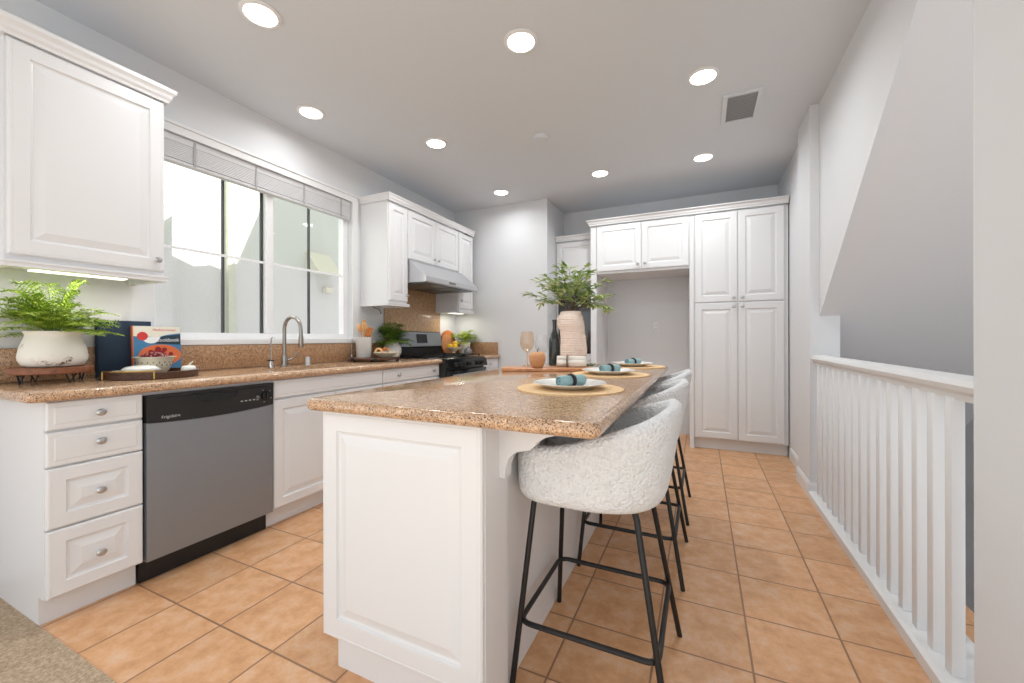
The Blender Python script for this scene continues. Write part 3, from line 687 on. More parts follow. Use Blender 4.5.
w.build('cabinet_body', M['cab'], t, smooth=0)
door(t, 'door', 'Y', OCY, -1.622, -1.138, 1.835, 2.285, [(-1.18, 1.89)]); door(t, 'door', 'Y', OCY, -1.622, -1.138, .12, .905, [(-1.18, .86)])
w = MB(); crown_y(w, OY, -1.625, -1.135, 2.30, 2.36, 0, 0); w.build('crown_moulding', M['cab'], t, smooth=0)
ov = thing('wall_oven', 'dark glass built-in wall oven in the tall cabinet behind the vase', 'oven', (-1.38, 4.9, .93))
MB().box(-1.598, -1.162, 4.775, 5.055, .932, 1.798, .004).build('oven_body', M['blackmatte'], ov)
MB().box(-1.595, -1.165, 4.755, 4.775, 1.62, 1.79, .003).build('control_panel', M['grey'], ov)
o2 = MB().box(-1.595, -1.165, 4.755, 4.775, .99, 1.60, .004).build('oven_door', M['oven'], ov); o2['_org'] = ov['_org']; ORG.append(o2)
MB().tube([(-1.57, 4.72, 1.57), (-1.19, 4.72, 1.57)], .009, 10).tube([(-1.54, 4.755, 1.57), (-1.54, 4.72, 1.57)], .006, 8).tube([(-1.22, 4.755, 1.57), (-1.22, 4.72, 1.57)], .006, 8).build('handle', M['blackmatte'], o2)

# ------------------------------------------------ island
IX0, IX1, IY0, IY1 = -1.168, -.566, .99, 3.06
il = thing('kitchen_island', 'white panelled kitchen island base under the granite top', 'kitchen island', (-.87, 2.0, 0))
w = MB(); w.box(IX0, IX1, IY0, IY1, .118, .879); w.box(IX1, -.546, IY0, 1.130, .0, .879); w.build('island_body', M['cab'], il, smooth=0)
w = MB(); w.box(IX0+.04, IX1, IY0+.012, IY1-.03, 0, .118); w.build('toe_kick', M['cab'], il, smooth=0)
raised(IX0, -.548, .118, .879, frame('Y', IY0), fr=.066).build('end_panel', M['cab'], il, smooth=0)
for y in (1.075, 1.775, 2.505):
    pr = [(-.546, .879), (-.546, .705), (-.528, .705), (-.526, .735), (-.515, .765), (-.495, .785), (-.47, .792), (-.45, .797), (-.435, .808), (-.425, .822), (-.40, .838), (-.36, .850), (-.30, .856), (-.29, .879)]
    if y > 1.2: pr = [(x_-.019, z_) for x_, z_ in pr]
    MB().prism(pr, 'y', y, y+.042).build('corbel', M['cab'], il, smooth=0)
for k in range(4):
    y0 = IY0+.01+k*.515
    door_ = raised(-(y0+.508), -y0, .125, .872, Matrix(((0, -1, 0, IX0), (-1, 0, 0, 0), (0, 0, 1, 0), (0, 0, 0, 1)))).build('door', M['cab'], il, smooth=0)
it = rounded_slab(-1.208, -.215, .928, 3.13, .88, .92, .03, .018).build('countertop', M['granite'], smooth=40)
tag(it, 'polished tan granite island top set with three placemats', 'countertop')

# ------------------------------------------------ railing
rl = thing('stair_railing', 'white stair railing with square balusters beside the tiled floor', 'railing', (.76, 2.5, 0))
w = MB().prism([(.675, .0), (.675, .042), (.688, .050), (.86, .050), (.86, -.04), (.83, -.04), (.83, 0)], 'y', 1.507, 3.444); w.build('base_curb', M['trim'], rl, smooth=0)
hp = [(.72, .925), (.785, .925), (.785, .942), (.80, .955), (.805, .975), (.795, .992), (.775, .998), (.72, .998), (.70, .990), (.693, .975), (.70, .958), (.715, .945)]
MB().prism(hp, 'y', 1.507, 3.459).build('handrail', M['trim'], rl, smooth=25)
y = 1.742; k = 0
while y < 3.39:
    MB().box(.712, .746, y, y+.040, .0495, .93, .004).build('baluster', M['trim'], rl)
    y += .1143
# ------------------------------------------------ ceiling fittings
LP = [(-2.0, 1.305, 'at the near left over the counter'), (-.894, 2.033, 'over the middle of the island'), (.012, 2.788, 'nearest the air vent on the camera side'), (-2.541, 2.025, 'over the sink window'),
      (-2.003, 2.791, 'between the sink and the range'), (.016, 4.036, 'in front of the pantry'), (-.905, 3.991, 'in front of the fridge alcove'), (-2.021, 4.036, 'nearest the end wall by the range')]
for x, y, wh in LP:
    t = thing('recessed_ceiling_light', 'lit round recessed ceiling light '+wh, 'light', (x, y, CZ-.012), 'recessed ceiling lights')
    MB().lathe([(.073, CZ-.0005), (.094, CZ-.0005), (.095, CZ-.004), (.088, CZ-.009), (.076, CZ-.011), (.071, CZ-.006)], 36, Matrix.Translation((x, y, 0)), cap=False).build('trim_ring', M['trim'], t)
    MB().lathe([(0, CZ-.008), (.073, CZ-.008), (.073, CZ-.002), (0, CZ-.002)], 32, Matrix.Translation((x, y, 0))).build('lamp_lens', M['lens'], t)
    ld = bpy.data.lights.new('can_light', 'AREA'); ld.shape = 'DISK'; ld.size = .14; ld.energy = CAN_W*(.4 if x < -2.3 else .6 if (x < -1.9 and y > 4) else 1); ld.color = (.95, .98, 1); ld.spread = math.radians(165)
    lo = bpy.data.objects.new('can_light', ld); lo.location = (x, y, CZ-.013); COL.objects.link(lo); lo.parent = None
vt = thing('ceiling_air_vent', 'rectangular slatted air vent in the ceiling near the pantry', 'air vent', (.255, 3.27, CZ-.01))
w = MB(); vx0, vx1, vy0, vy1 = .165, .345, 3.10, 3.45
for b4 in ((vx0-.03, vx1+.03, vy0-.03, vy0), (vx0-.03, vx1+.03, vy1, vy1+.03), (vx0-.03, vx0, vy0, vy1), (vx1, vx1+.03, vy0, vy1)): w.box(*b4, CZ-.01, CZ-.0005)
w.build('vent_frame', M['ceil'], vt, smooth=0)
w = MB()
for k in range(14):
    y = vy0+.012+k*.0245; w.prism([(y, CZ-.009), (y+.014, CZ-.002), (y+.016, CZ-.003), (y+.002, CZ-.010)], 'x', vx0, vx1)
w.build('louvre_slats', M['ceil'], vt, smooth=0)
MB().box(vx0, vx1, vy0, vy1, CZ-.0018, CZ-.0006).build('vent_backing', M['tape'], vt, smooth=0)
w = MB().lathe([(0, CZ-.028), (.03, CZ-.028), (.05, CZ-.024), (.06, CZ-.012), (.062, CZ-.0006), (0, CZ-.0006)], 28, Matrix.Translation((-1.175, 3.07, 0)))
tag(w.build('smoke_detector', M['ceil']), 'small round white smoke detector in the middle of the ceiling', 'smoke detector')

# ------------------------------------------------ bar stools (front faces -X towards the island)
def bucket():
    nT = 80
    def rim(c):
        side = .792+.118*max(0, min(1, (c+.45)/1.35))**1.3
        f = max(0, min(1, (-c-.84)/.12)); f = f*f*(3-2*f)
        return side*(1-f)+.668*f
    def plan(a):
        c, s_ = math.cos(a), math.sin(a); n = 2.6 if c > 0 else 2.6+2.0*min(1, -c*2)
        r = (abs(c)**n+abs(s_)**n)**(-1/n)
        return ((.262 if c > 0 else .250)*r*c, .266*r*s_)
    w = MB(); vs = []
    for k in range(nT):
        a = 2*PI*k/nT; x0, y0 = plan(a); L = math.hypot(x0, y0); c = x0/L; zr = rim(c); cols = []
        flare = .045*max(0, c)**1.2
        def P(off, z, h=1.0):
            f = (L-off-flare*(1-h))/L; return (x0*f, y0*f, z)
        zb = .598; th = .056; H = zr-zb
        cols.append((0, 0, zb)); cols.append(P(.12, zb, 0)); cols.append(P(.055, zb+.002, 0)); cols.append(P(.026, zb+.010, .02)); cols.append(P(.010, zb+.028, .08))
        for q in (.22, .38, .54, .70, .84): cols.append(P(.006*(1-q), zb+H*q, q))
        cols.append(P(.003, zr-.016)); cols.append(P(.013, zr-.003)); cols.append(P(th*.5, zr)); cols.append(P(th*.83, zr-.006)); cols.append(P(th, zr-.022))
        zs = .672; lo = max(zr-.03, zs+.001)
        for q in (.35, .7): cols.append(P(th+.003, lo+(zs-lo)*q, 1-.5*q))
        cols.append(P(th+.012, zs-.002, .5)); cols.append(P(th+.03, zs+.004, .5)); cols.append(P(th+.08, zs+.012, .5)); cols.append((0, 0, zs+.016))
        pn = len(cols); vs += cols
    fs = []
    for k in range(nT):
        k2 = (k+1) % nT
        for i in range(pn-1): fs.append((k*pn+i, k2*pn+i, k2*pn+i+1, k*pn+i+1))
    return w.add(vs, fs)
def make_stool(label, loc):
    t = thing('bar_stool', label, 'bar stool', loc, 'boucle bar stools at the island', local=True)
    s = bucket().build('bucket_seat', M['boucle'], t, smooth=60)
    sb = s.modifiers.new('soft', 'SUBSURF'); sb.levels = 1; sb.render_levels = 1
    L = {}
    for sx in (-1, 1):
        for sy in (-1, 1):
            ft = Vector((.237*sx, .238*sy, 0)); tp_ = Vector((-.190 if sx < 0 else .135, .155*sy, .594))
            pts = [ft, ft.lerp(tp_, .5), ft.lerp(tp_, .97), tp_+Vector((-.006*sx, -.008*sy, .006)), tp_+Vector((-.03*sx, -.03*sy, .012))]
            MB().tube(pts, .0095, 12).build('leg', M['black'], t)
            L[(sx, sy)] = ft.lerp(tp_, .205/.594)
    ring = []
    order = [(-1, -1), (1, -1), (1, 1), (-1, 1)]
    for i, k in enumerate(order):
        p = L[k]; pv = L[order[i-1]]; nx = L[order[(i+1) % 4]]
        d1 = (pv-p).normalized()*.04; d2 = (nx-p).normalized()*.04
        for q in range(6):
            u = q/5; ring.append(tuple((p+d1)*(1-u)**2+p*2*u*(1-u)+(p+d2)*u*u))
    MB().tube(ring, .0085, 10, closed=True).build('footrest', M['black'], t)
    w = MB(); w.tube([(-.11, -.12, .600), (.11, .12, .600)], .008, 8); w.tube([(-.11, .12, .600), (.11, -.12, .600)], .008, 8)
    w.build('under_seat_frame', M['black'], t)
    return t
s0 = make_stool('white boucle bucket bar stool nearest the camera', (-.313, 1.405, 0))
def dup(root, loc, label):
    r = root.copy(); COL.objects.link(r); r.location = loc; r['label'] = label
    for ch in list(root.children):
        c = ch.copy(); COL.objects.link(c); c.parent = r
        for g in ch.children:
            d = g.copy(); COL.objects.link(d); d.parent = c
    return r
dup(s0, (-.313, 2.180, 0), 'middle of the three white boucle bar stools')
dup(s0, (-.313, 2.870, 0), 'farthest white boucle bar stool, nearest the fridge alcove')

# ------------------------------------------------ place settings on the island
def placemat(x, y, r, label):
    w = MB(); seg = 72; vs = [(0, 0, .0055)]; fs = []
    radii = []
    nr = 13
    for i in range(1, nr+1):
        rr = r*i/nr
        for k in range(seg):
            a = 2*PI*k/seg; e = (1+.006*math.sin(23*a)) if i == nr else 1
            vs.append((rr*e*math.cos(a), rr*e*math.sin(a), .0055 if i % 2 else .0038))
    for k in range(seg): fs.append((0, 1+k, 1+(k+1) % seg))
    for i in range(nr-1):
        for k in range(seg): fs.append((1+i*seg+k, 1+i*seg+(k+1) % seg, 1+(i+1)*seg+(k+1) % seg, 1+(i+1)*seg+k))
    b = len(vs)
    for k in range(seg): a = 2*PI*k/seg; vs.append((r*math.cos(a), r*math.sin(a), 0))
    o = 1+(nr-1)*seg
    for k in range(seg): fs.append((o+k, o+(k+1) % seg, b+(k+1) % seg, b+k))
    fs.append(tuple(b+k for k in range(seg)))
    ob = w.add(vs, fs).build('placemat', M['mat_straw'], smooth=40); ob.location = (x, y, .9203)
    tag(ob, label, 'placemat', 'round straw placemats on the island')
def plate(x, y, z, r, label):
    prof = [(0, .001), (r*.55, 0), (r*.60, .003), (r*.97, .0195), (r, .022), (r*.985, .0235), (r*.93, .021), (r*.66, .009), (r*.55, .0065), (0, .006)]
    ob = MB().lathe(prof, 56).build('dinner_plate', M['white'], smooth=50); ob.location = (x, y, z)
    tag(ob, label, 'plate', 'white dinner plates on the island')
def napkin(x, y, z, ang, label):
    t = thing('rolled_napkin', label, 'napkin', (x, y, z), 'aqua rolled napkins', local=True, rz=ang)
    w = MB(); r = .0205; vs = []; fs = []; seg = 28; secs = [(-.062, .95), (-.06, 1.04), (-.03, 1.02), (-.008, .9), (.008, .88), (.03, 1.0), (.058, 1.06), (.061, .97)]
    for i, (px, s) in enumerate(secs):
        for k in range(seg):
            a = 2*PI*k/seg; rr = r*s*(1+.05*math.sin(3*a+i))
            vs.append((px, rr*math.cos(a), rr*math.sin(a)+r))
    n = len(secs)
    for i in range(n-1):
        for k in range(seg): fs.append((i*seg+k, i*seg+(k+1) % seg, (i+1)*seg+(k+1) % seg, (i+1)*seg+k))
    # rolled ends: step in to show the spiral
    for (i, d) in ((0, 1), (n-1, -1)):
        px = secs[i][0]; base = i*seg; prev = base
        for j, (sc, dx) in enumerate(((.80, 0), (.76, .012), (.55, .012), (.50, .002), (.30, .002), (.25, .014), (.05, .014))):
            b = len(vs)
            for k in range(seg): a = 2*PI*k/seg; vs.append((px+d*dx, r*sc*math.cos(a), r*sc*math.sin(a)+r))
            for k in range(seg): fs.append((prev+k, prev+(k+1) % seg, b+(k+1) % seg, b+k))
            prev = b
        fs.append(tuple(prev+k for k in range(seg)))
    w.add(vs, fs).build('napkin_roll', M['aqua'], t, smooth=50, off=False)
    ringp = [(-.006, .020), (-.007, .023), (-.006, .0265), (0, .028), (.006, .0265), (.007, .023), (.006, .020), (0, .0192)]
    R = Matrix.Translation((0, 0, r)) @ Matrix.Rotation(PI/2, 4, 'Y')
    vs = []; fs = []; n = len(ringp)
    for k in range(36):
        a = 2*PI*k/36
        for q, rr in ringp: vs.append((rr*math.cos(a), rr*math.sin(a), q))
    for k in range(36):
        for i in range(n): fs.append((k*n+i, ((k+1) % 36)*n+i, ((k+1) % 36)*n+(i+1) % n, k*n+(i+1) % n))
    MB().add(vs, fs, R).build('napkin_ring', M['ring'], t, off=False)
for i, (mx_, my, px, py, wh) in enumerate(((-.468, 1.530, -.468, 1.53, 'nearest the camera'), (-.450, 2.215, -.458, 2.215, 'in the middle of the island edge'), (-.425, 2.905, -.44, 2.91, 'at the far end of the island'))):
    placemat(mx_, my, .205, 'round woven straw placemat '+wh)
    plate(px, py, .9258, .142, 'white dinner plate '+wh)
    napkin(px+.01, py-.01, .9345, math.radians(25+32), 'aqua rolled napkin on the plate '+wh)

# ------------------------------------------------ island centre pieces
BA = math.radians(7); BC = Vector((-.875, 2.375, .9203))
BM = Matrix.Translation(BC) @ Matrix.Rotation(math.radians(20), 4, 'Z')
pts = []
def rect_round(hx, hy, r, n=6):
    out = []
    for cx, cy, a0 in ((hx-r, -hy+r, -PI/2), (hx-r, hy-r, 0), (-hx+r, hy-r, PI/2), (-hx+r, -hy+r, PI)):
        for k in range(n+1): a = a0+PI/2*k/n; out.append((cx+r*math.cos(a), cy+r*math.sin(a)))
    return out
def plank(pts, z0, z1, bev, mtx):
    w = MB(); n = len(pts); vs = []
    for ins, z in ((bev, z0), (0, z0+bev), (0, z1-bev), (bev, z1)):
        for i, p in enumerate(pts):
            a = Vector(pts[i-1]); b = Vector(pts[(i+1) % n]); d = (b-a).normalized(); nr = Vector((d.y, -d.x)); q = Vector(p)-nr*ins; vs.append((q.x, q.y, z))
    fs = [tuple(range(n)), tuple(3*n+k for k in range(n))]
    for r_ in range(3):
        for k in range(n): fs.append((r_*n+k, r_*n+(k+1) % n, (r_+1)*n+(k+1) % n, (r_+1)*n+k))
    return w.add(vs, fs, mtx)
bo_ = plank(rect_round(.275, .105, .045), 0, .020, .004, BM)
tag(bo_.build('serving_board', M['acacia']), 'long acacia wood serving board in the middle of the island', 'serving board')
BZ = .9405
def goblet(x, y, z, m, label, h=.222):
    prof = [(0, 0), (.034, .001), (.032, .004), (.006, .009), (.004, .02), (.004, .082), (.010, .092), (.030, .108), (.043, .132), (.0455, .155), (.042, .185), (.0345, h)]
    o = MB().lathe(prof, 36, cap=False).build('wine_goblet', m, smooth=60); o.location = (x, y, z); tag(o, label, 'wine glass', 'stemmed goblets on the island')
goblet(-1.005, 2.375, BZ, M['amber'], 'amber tinted wine goblet at the left on the serving board')
goblet(-.985, 2.580, .9203, M['clear'], 'clear wine goblet standing behind the wooden apple')
ap = thing('wooden_apple', 'carved pale wood apple with a dark stem on the serving board', 'ornament', (-.905, 2.295, BZ))
MB().lathe([(0, .006), (.018, .0), (.032, .001), (.042, .020), (.050, .045), (.052, .065), (.046, .085), (.030, .096), (.014, .094), (0, .086)], 28, Matrix.Translation((-.905, 2.295, BZ))).build('apple_body', M['applewood'], ap, smooth=60)
MB().tube([(-.905, 2.295, BZ+.086), (-.903, 2.297, BZ+.105), (-.898, 2.30, BZ+.118)], .003, 8).build('stem', M['stem'], ap)
bt = MB().lathe([(0, .004), (.034, 0), (.040, .004), (.041, .02), (.041, .165), (.039, .19), (.028, .222), (.017, .25), (.0145, .27), (.014, .32), (.017, .322), (.017, .332), (.0, .333)], 30, Matrix.Translation((-.955, 2.762, .9203)))
tag(bt.build('glass_bottle', M['deepgreen'], smooth=50), 'dark grey-green glass bottle left of the ribbed vase', 'bottle')
# ribbed blush vase with a leaning silhouette
vx, vy = -.812, 2.745
def vase():
    vs = []; fs = []; seg = 44; n = 150; H = .385
    key = [(0, .088, .000), (.10, .088, .000), (.30, .090, .002), (.50, .086, .000), (.62, .084, -.006), (.78, .092, -.018), (.88, .088, -.024), (.96, .072, -.018), (1.0, .068, -.016)]
    def itp(t, j):
        for a, b in zip(key, key[1:]):
            if a[0] <= t <= b[0]:
                u = (t-a[0])/(b[0]-a[0]); u = u*u*(3-2*u); return a[j]*(1-u)+b[j]*u
        return key[-1][j]
    rings = []
    for i in range(n+1):
        t = i/n; r = itp(t, 1)+.0036*abs(math.sin(t*PI*24)); ox = itp(t, 2); rings.append((r, ox, t*H))
    rings += [(.060, -.016, H-.001), (.058, -.016, H-.02), (.068, -.02, H-.06), (.0, -.02, H-.065)]
    for r, ox, z in rings:
        for k in range(seg):
            a = 2*PI*k/seg; vs.append((vx+ox*rt.x+r*math.cos(a)*1.0, vy+ox*rt.y+r*math.sin(a)*1.0, .9203+z))
    for i in range(len(rings)-1):
        for k in range(seg): fs.append((i*seg+k, i*seg+(k+1) % seg, (i+1)*seg+(k+1) % seg, (i+1)*seg+k))
    fs.append(tuple(range(seg))); return MB().add(vs, fs)
tag(vase().build('ribbed_vase', M['vase'], smooth=60), 'tall blush ribbed clay vase holding green branches', 'vase')

def leaf(w, p, d, upv, L, Wd, fold=.25):
    d = d.normalized(); s = d.cross(upv)
    if s.length < 1e-4: s = Vector((1, 0, 0))
    s.normalize(); n = s.cross(d).normalized()
    pts_ = [p, p+d*L*.3+s*Wd*.5-n*0+n*fold*Wd*.4, p+d*L*.62+s*Wd*.42+n*fold*Wd*.3, p+d*L-n*L*.12, p+d*L*.62-s*Wd*.42+n*fold*Wd*.3, p+d*L*.3-s*Wd*.5+n*fold*Wd*.4, p+d*L*.32, p+d*L*.64-n*L*.03]
    w.add(pts_, [(0, 1, 6), (1, 2, 7, 6), (2, 3, 7), (0, 6, 5), (6, 7, 4, 5), (7, 3, 4)])
rnd = random.Random(5)
br = thing('leafy_branches', 'spray of small green leaves on thin branches in the blush vase', 'branches', (vx-.016*rt.x, vy-.016*rt.y, 1.25))
wt = MB(); wl = MB()
top = Vector((vx-.016*rt.x, vy-.016*rt.y, .9203+.385))
specs = [(-.27, .04, .12), (-.22, -.07, .19), (-.15, .06, .24), (-.08, -.05, .28), (.0, .07, .30), (.07, -.04, .27), (.13, .06, .27), (.19, -.05, .20), (.24, .05, .11), (.25, .06, .03), (-.13, -.08, .16), (.08, .10, .19), (.16, -.09, .10), (-.19, .09, .08), (.21, .0, .04), (-.05, .02, .20), (.04, -.1, .17), (.11, .02, .13)]
for (lx, dp, hz) in specs:
    end = top+rt*lx+fw*dp+Vector((0, 0, hz)); st0 = top+Vector((rnd.uniform(-.02, .02), rnd.uniform(-.02, .02), -.04))
    mid = top+rt*lx*.30+fw*dp*.3+Vector((0, 0, max(.09, hz*.72)))
    path = [st0*(1-u)**2+mid*2*u*(1-u)+end*u*u for u in [q/12 for q in range(13)]]
    path = [p+Vector((rnd.uniform(-.004, .004), rnd.uniform(-.004, .004), rnd.uniform(-.003, .003))) for p in path]
    wt.tube(path, .003, 6, radii=[.0032-.0022*q/12 for q in range(13)])
    for q in range(4, 13, 2):
        base = path[q]; dr = (path[min(q+1, 12)]-path[q-1]).normalized()
        for sgn in (-1, 1):
            if q < 6 and rnd.random() < .5: continue
            side = dr.cross(Vector((0, 0, 1))).normalized()*sgn
            tw = (dr*.75+side*rnd.uniform(.5, 1.0)+Vector((0, 0, rnd.uniform(-.35, .35)))).normalized(); tl = rnd.uniform(.03, .055)
            tip = base+tw*tl; wt.tube([base, tip], .001, 5)
            for (o_, ss) in ((1.0, 0), (.85, -1), (.85, 1), (.45, 1), (.45, -1)):
                p = base+tw*tl*o_; s2 = tw.cross(Vector((0, 0, 1))).normalized()*ss
                leaf(wl, p, tw+s2*.9+Vector((0, 0, rnd.uniform(-.5, .2))), Vector((rnd.uniform(-.4, .4), rnd.uniform(-.4, .4), 1)), rnd.uniform(.044, .070), rnd.uniform(.015, .022))
wt.build('twigs', M['stem'], br); wl.build('leaves', M['nandina'], br, smooth=0)

# white napkin bundle on the board
t = thing('white_napkin_bundle', 'white rolled napkins tied with a taupe ring on the serving board', 'napkin', (-.735, 2.45, BZ))
Rm = Matrix.Translation((-.735, 2.45, BZ)) @ Matrix.Rotation(math.radians(14), 4, 'Z')
w = MB()
for (yo, zo, ph) in ((-.022, .022, 0), (.024, .022, 1), (.0, .046, 2)):
    vs = []; fs = []; seg = 20; secs = [-.092, -.088, -.06, -.03, -.022, 0, .03, .06, .086, .09]
    for i, px in enumerate(secs):
        pin = .72 if -.04 < px < -.01 else 1.0
        for k in range(seg):
            a = 2*PI*k/seg; rr = .0215*pin*(1+.10*math.sin(4*a+ph+i*.7))*(.75 if i in (0, 9) else 1)
            vs.append((px, yo*(.8 if pin < 1 else 1)+rr*math.cos(a), zo+rr*math.sin(a)))
    for i in range(len(secs)-1):
        for k in range(seg): fs.append((i*seg+k, i*seg+(k+1) % seg, (i+1)*seg+(k+1) % seg, (i+1)*seg+k))
    fs.append(tuple(range(seg))); fs.append(tuple((len(secs)-1)*seg+k for k in range(seg)))
    w.add(vs, fs, Rm)
w.build('napkin_rolls', M['white'] if False else M['pot_white'], t, smooth=60)
vs = []
ringpts = [(-.026, .050*math.cos(a)*.93, .033+.040*math.sin(a)) for a in [2*PI*k/24 for k in range(24)]]
MB().tube([Rm @ Vector(p) for p in ringpts], .006, 8, closed=True).build('tie_ring', M['taupe'], t)
w = MB()
gs = Vector((-.612, 2.49, BZ))
for k in range(16):
    a = rnd.uniform(0, 2*PI); leaf(w, gs+Vector((rnd.uniform(-.03, .03), rnd.uniform(-.015, .015), .004+rnd.uniform(0, .012))), Vector((math.cos(a), math.sin(a), rnd.uniform(0, .5))), Vector((0, 0, 1)), .03, .012)
w.tube([gs+Vector((-.04, -.01, .003)), gs+Vector((.03, .01, .006))], .002, 6)
tag(w.build('herb_sprig', M['fern2'], smooth=0), 'little green herb sprig at the right end of the serving board', 'herb sprig')

# ------------------------------------------------ fern on its riser, near left of the counter
rs = thing('plant_riser', 'round walnut riser on black hairpin feet under the near left fern', 'plant stand', (-2.705, .790, .92))
MB().lathe([(0, .964), (.130, .964), (.134, .968), (.134, .990), (.130, .994), (0, .994)], 48, Matrix.Translation((-2.705, .790, 0))).build('riser_top', M['walnut'], rs)
for a in (35, 125, 215, 305):
    a = math.radians(a-20); ca, sa = math.cos(a), math.sin(a); c = Vector((-2.705+.108*ca, .790+.108*sa, 0)); tg = Vector((-sa, ca, 0))
    w = MB(); w.tube([c+tg*.020+Vector((0, 0, .965)), c+tg*-.004+Vector((0, 0, .9235)), c-tg*.020+Vector((0, 0, .965))], .0035, 8) if True else None
    w.tube([c+tg*.004+Vector((0, 0, .965)), c+tg*.012+Vector((0, 0, .9235))], .003, 8); w.build('hairpin_foot', M['black'], rs)
PC = Vector((-2.697, .792, .9943))
pt = thing('white_planter', 'distressed white squat planter with the near left fern', 'planter', tuple(PC))
m = M['pot_white']
MB().lathe([(0, 0), (.080, 0), (.098, .008), (.109, .030), (.111, .048), (.105, .085), (.094, .122), (.088, .140), (.089, .148), (.094, .154), (.092, .162), (.084, .160), (.080, .140), (0, .136)], 48, Matrix.Translation(PC)).build('pot', M['chipped'], pt, smooth=60)
def fern(name, label, base, n, L, spread, m, seed, leafL=.016, pairs=16, droop=.6, lift=1.0, bounds=None, width=1.0, grp=None):
    r = random.Random(seed); t = thing(name, label, 'plant', tuple(base)); wt = MB(); wl = MB()
    for k in range(n):
        az = 2*PI*k/n+r.uniform(-.3, .3); el = r.uniform(.15, 1.35)*lift; ln = L*r.uniform(.65, 1.1)
        dh = Vector((math.cos(az), math.sin(az), 0)); out = ln*math.cos(min(el, 1.45))*spread; upz = ln*math.sin(min(el, 1.45))
        p0 = Vector(base)+dh*r.uniform(0, .03); p1 = p0+dh*out*.45+Vector((0, 0, upz*1.0)); p2 = p0+dh*out*1.1+Vector((0, 0, upz*.9-droop*out*.45))
        path = [p0*(1-u)**2+p1*2*u*(1-u)+p2*u*u for u in [q/14 for q in range(15)]]
        if bounds:
            path = [Vector((max(bounds[0], min(bounds[1], p.x)), max(bounds[2], min(bounds[3], p.y)), max(bounds[4], p.z))) for p in path]
        wt.tube(path[:15], .0012, 5)
        for q in range(pairs):
            u = .18+.82*q/pairs; i = min(13, int(u*14)); p = path[i].lerp(path[i+1], u*14-i); d = (path[i+1]-path[i])
            if d.length < 1e-5: continue
            d.normalize(); side = d.cross(Vector((0, 0, 1)))
            if side.length < 1e-3: side = Vector((1, 0, 0))
            side.normalize(); taper = math.sin(PI*min(1, max(.12, 1.08-u)))**.6
            for sg in (-1, 1):
                dd = side*sg+d*.55+Vector((0, 0, r.uniform(-.25, .15))); pl = leafL*3.0*taper*width
                # pinna made of small leaflets
                for j in range(4):
                    pj = p+dd.normalized()*pl*(j/4)
                    for s3 in (-1, 1):
                        leaf(wl, pj, dd+d*s3*.9+Vector((0, 0, r.uniform(-.2, .2))), Vector((r.uniform(-.3, .3), r.uniform(-.3, .3), 1)), leafL*taper*r.uniform(.8, 1.2), leafL*.42*taper)
    wt.build('stems', M['greenstem'], t); wl.build('fronds', m, t, smooth=0)
    return t
fern('fern', 'bright green lacy fern in the squat white planter at the near left', PC+Vector((0, 0, .140)), 60, .275, .92, M['fern'], 3, .0165, 13, .45, 1.0, (-2.885, -2.2, .3, 1.3, 1.10))
pt2 = None
# navy board, cookbook
w = MB(); T = Matrix.Translation((-2.850, 1.105, .9205)) @ Matrix.Rotation(math.radians(-2.5), 4, 'Y')
nb = thing('navy_book', 'tall navy blue clothbound book leaning on the wall behind the cookbook', 'book', (-2.850, 1.105, .9205))
w = MB().box(.010, .0135, -.115, .115, 0, .298, .001, T).box(-.0135, -.010, -.115, .115, 0, .298, .001, T).box(-.0135, .0135, -.115, -.110, 0, .298, .001, T); w.build('cover', M['navy'], nb)
MB().box(-.010, .010, -.110, .110, .004, .294, 0, T).build('pages', M['carton'], nb, smooth=0)
cbk = thing('cookbook', 'blue cookbook with a plate of red berries on its cover', 'book', (-2.815, 1.237, .9205))
T = Matrix.Translation((-2.815, 1.237, .9206)) @ Matrix.Rotation(math.radians(-3.0), 4, 'Y') @ Matrix.Rotation(math.radians(-4), 4, 'Z')
M['cb_blue'] = mat('cover_blue', (64, 124, 168), .3); M['cb_cream'] = mat('cover_cream', (226, 222, 208), .35); M['cb_orange'] = mat('cover_orange', (214, 112, 66), .35); M['cb_red'] = mat('cover_red', (200, 60, 52), .35)
M['cb_dark'] = mat('cover_dark', (28, 52, 66), .35); M['cb_white'] = mat('cover_white', (232, 234, 236), .4); M['cb_berry'] = mat('cover_berry', (140, 24, 34), .35)
cv = MB().box(-.011, -.008, -.108, .108, 0, .272, .0005, T).box(.008, .011, -.108, .108, 0, .272, .0005, T).build('cover', M['cb_blue'], cbk); cv['_org'] = cbk['_org']; ORG.append(cv)
MB().box(-.011, .0112, -.1115, -.107, 0, .272, .0005, T).build('spine', M['cb_orange'], cbk)
MB().box(-.008, .008, -.106, .106, .003, .269, 0, T).build('pages', M['carton'], cbk, smooth=0)
def flat(pts, d, m_, name, thick=.0003):
    MB().prism(pts, 'x', .0111, .0111+d+thick, T).build(name, m_, cv, smooth=0)
def disc(cy, cz, r, rz=None, n=24, a0=0, a1=2*PI): return [(cy+r*math.cos(a0+(a1-a0)*k/n), cz+(rz or r)*math.sin(a0+(a1-a0)*k/n)) for k in range(n+(a1-a0 < 6))]
flat([(-.107, .215), (-.05, .213), (0, .208), (.04, .222), (.107, .232), (.107, .271), (-.107, .271)], .0001, M['cb_cream'], 'cover_band')
flat(disc(-.030, .210, .040, .036, 20, PI, 2*PI), .0003, M['cb_white'], 'cover_bowl_picture')
flat([(-.012, .172), (.107, .165), (.107, .225), (.02, .214)], .0002, M['cb_dark'], 'cover_dark_area')  # dark printed area behind the title
flat(disc(-.068, .215, .024), .0006, M['cb_red'], 'cover_badge')
flat(disc(.01, .105, .098, .062), .0003, M['cb_orange'], 'cover_plate_picture')
w = MB()
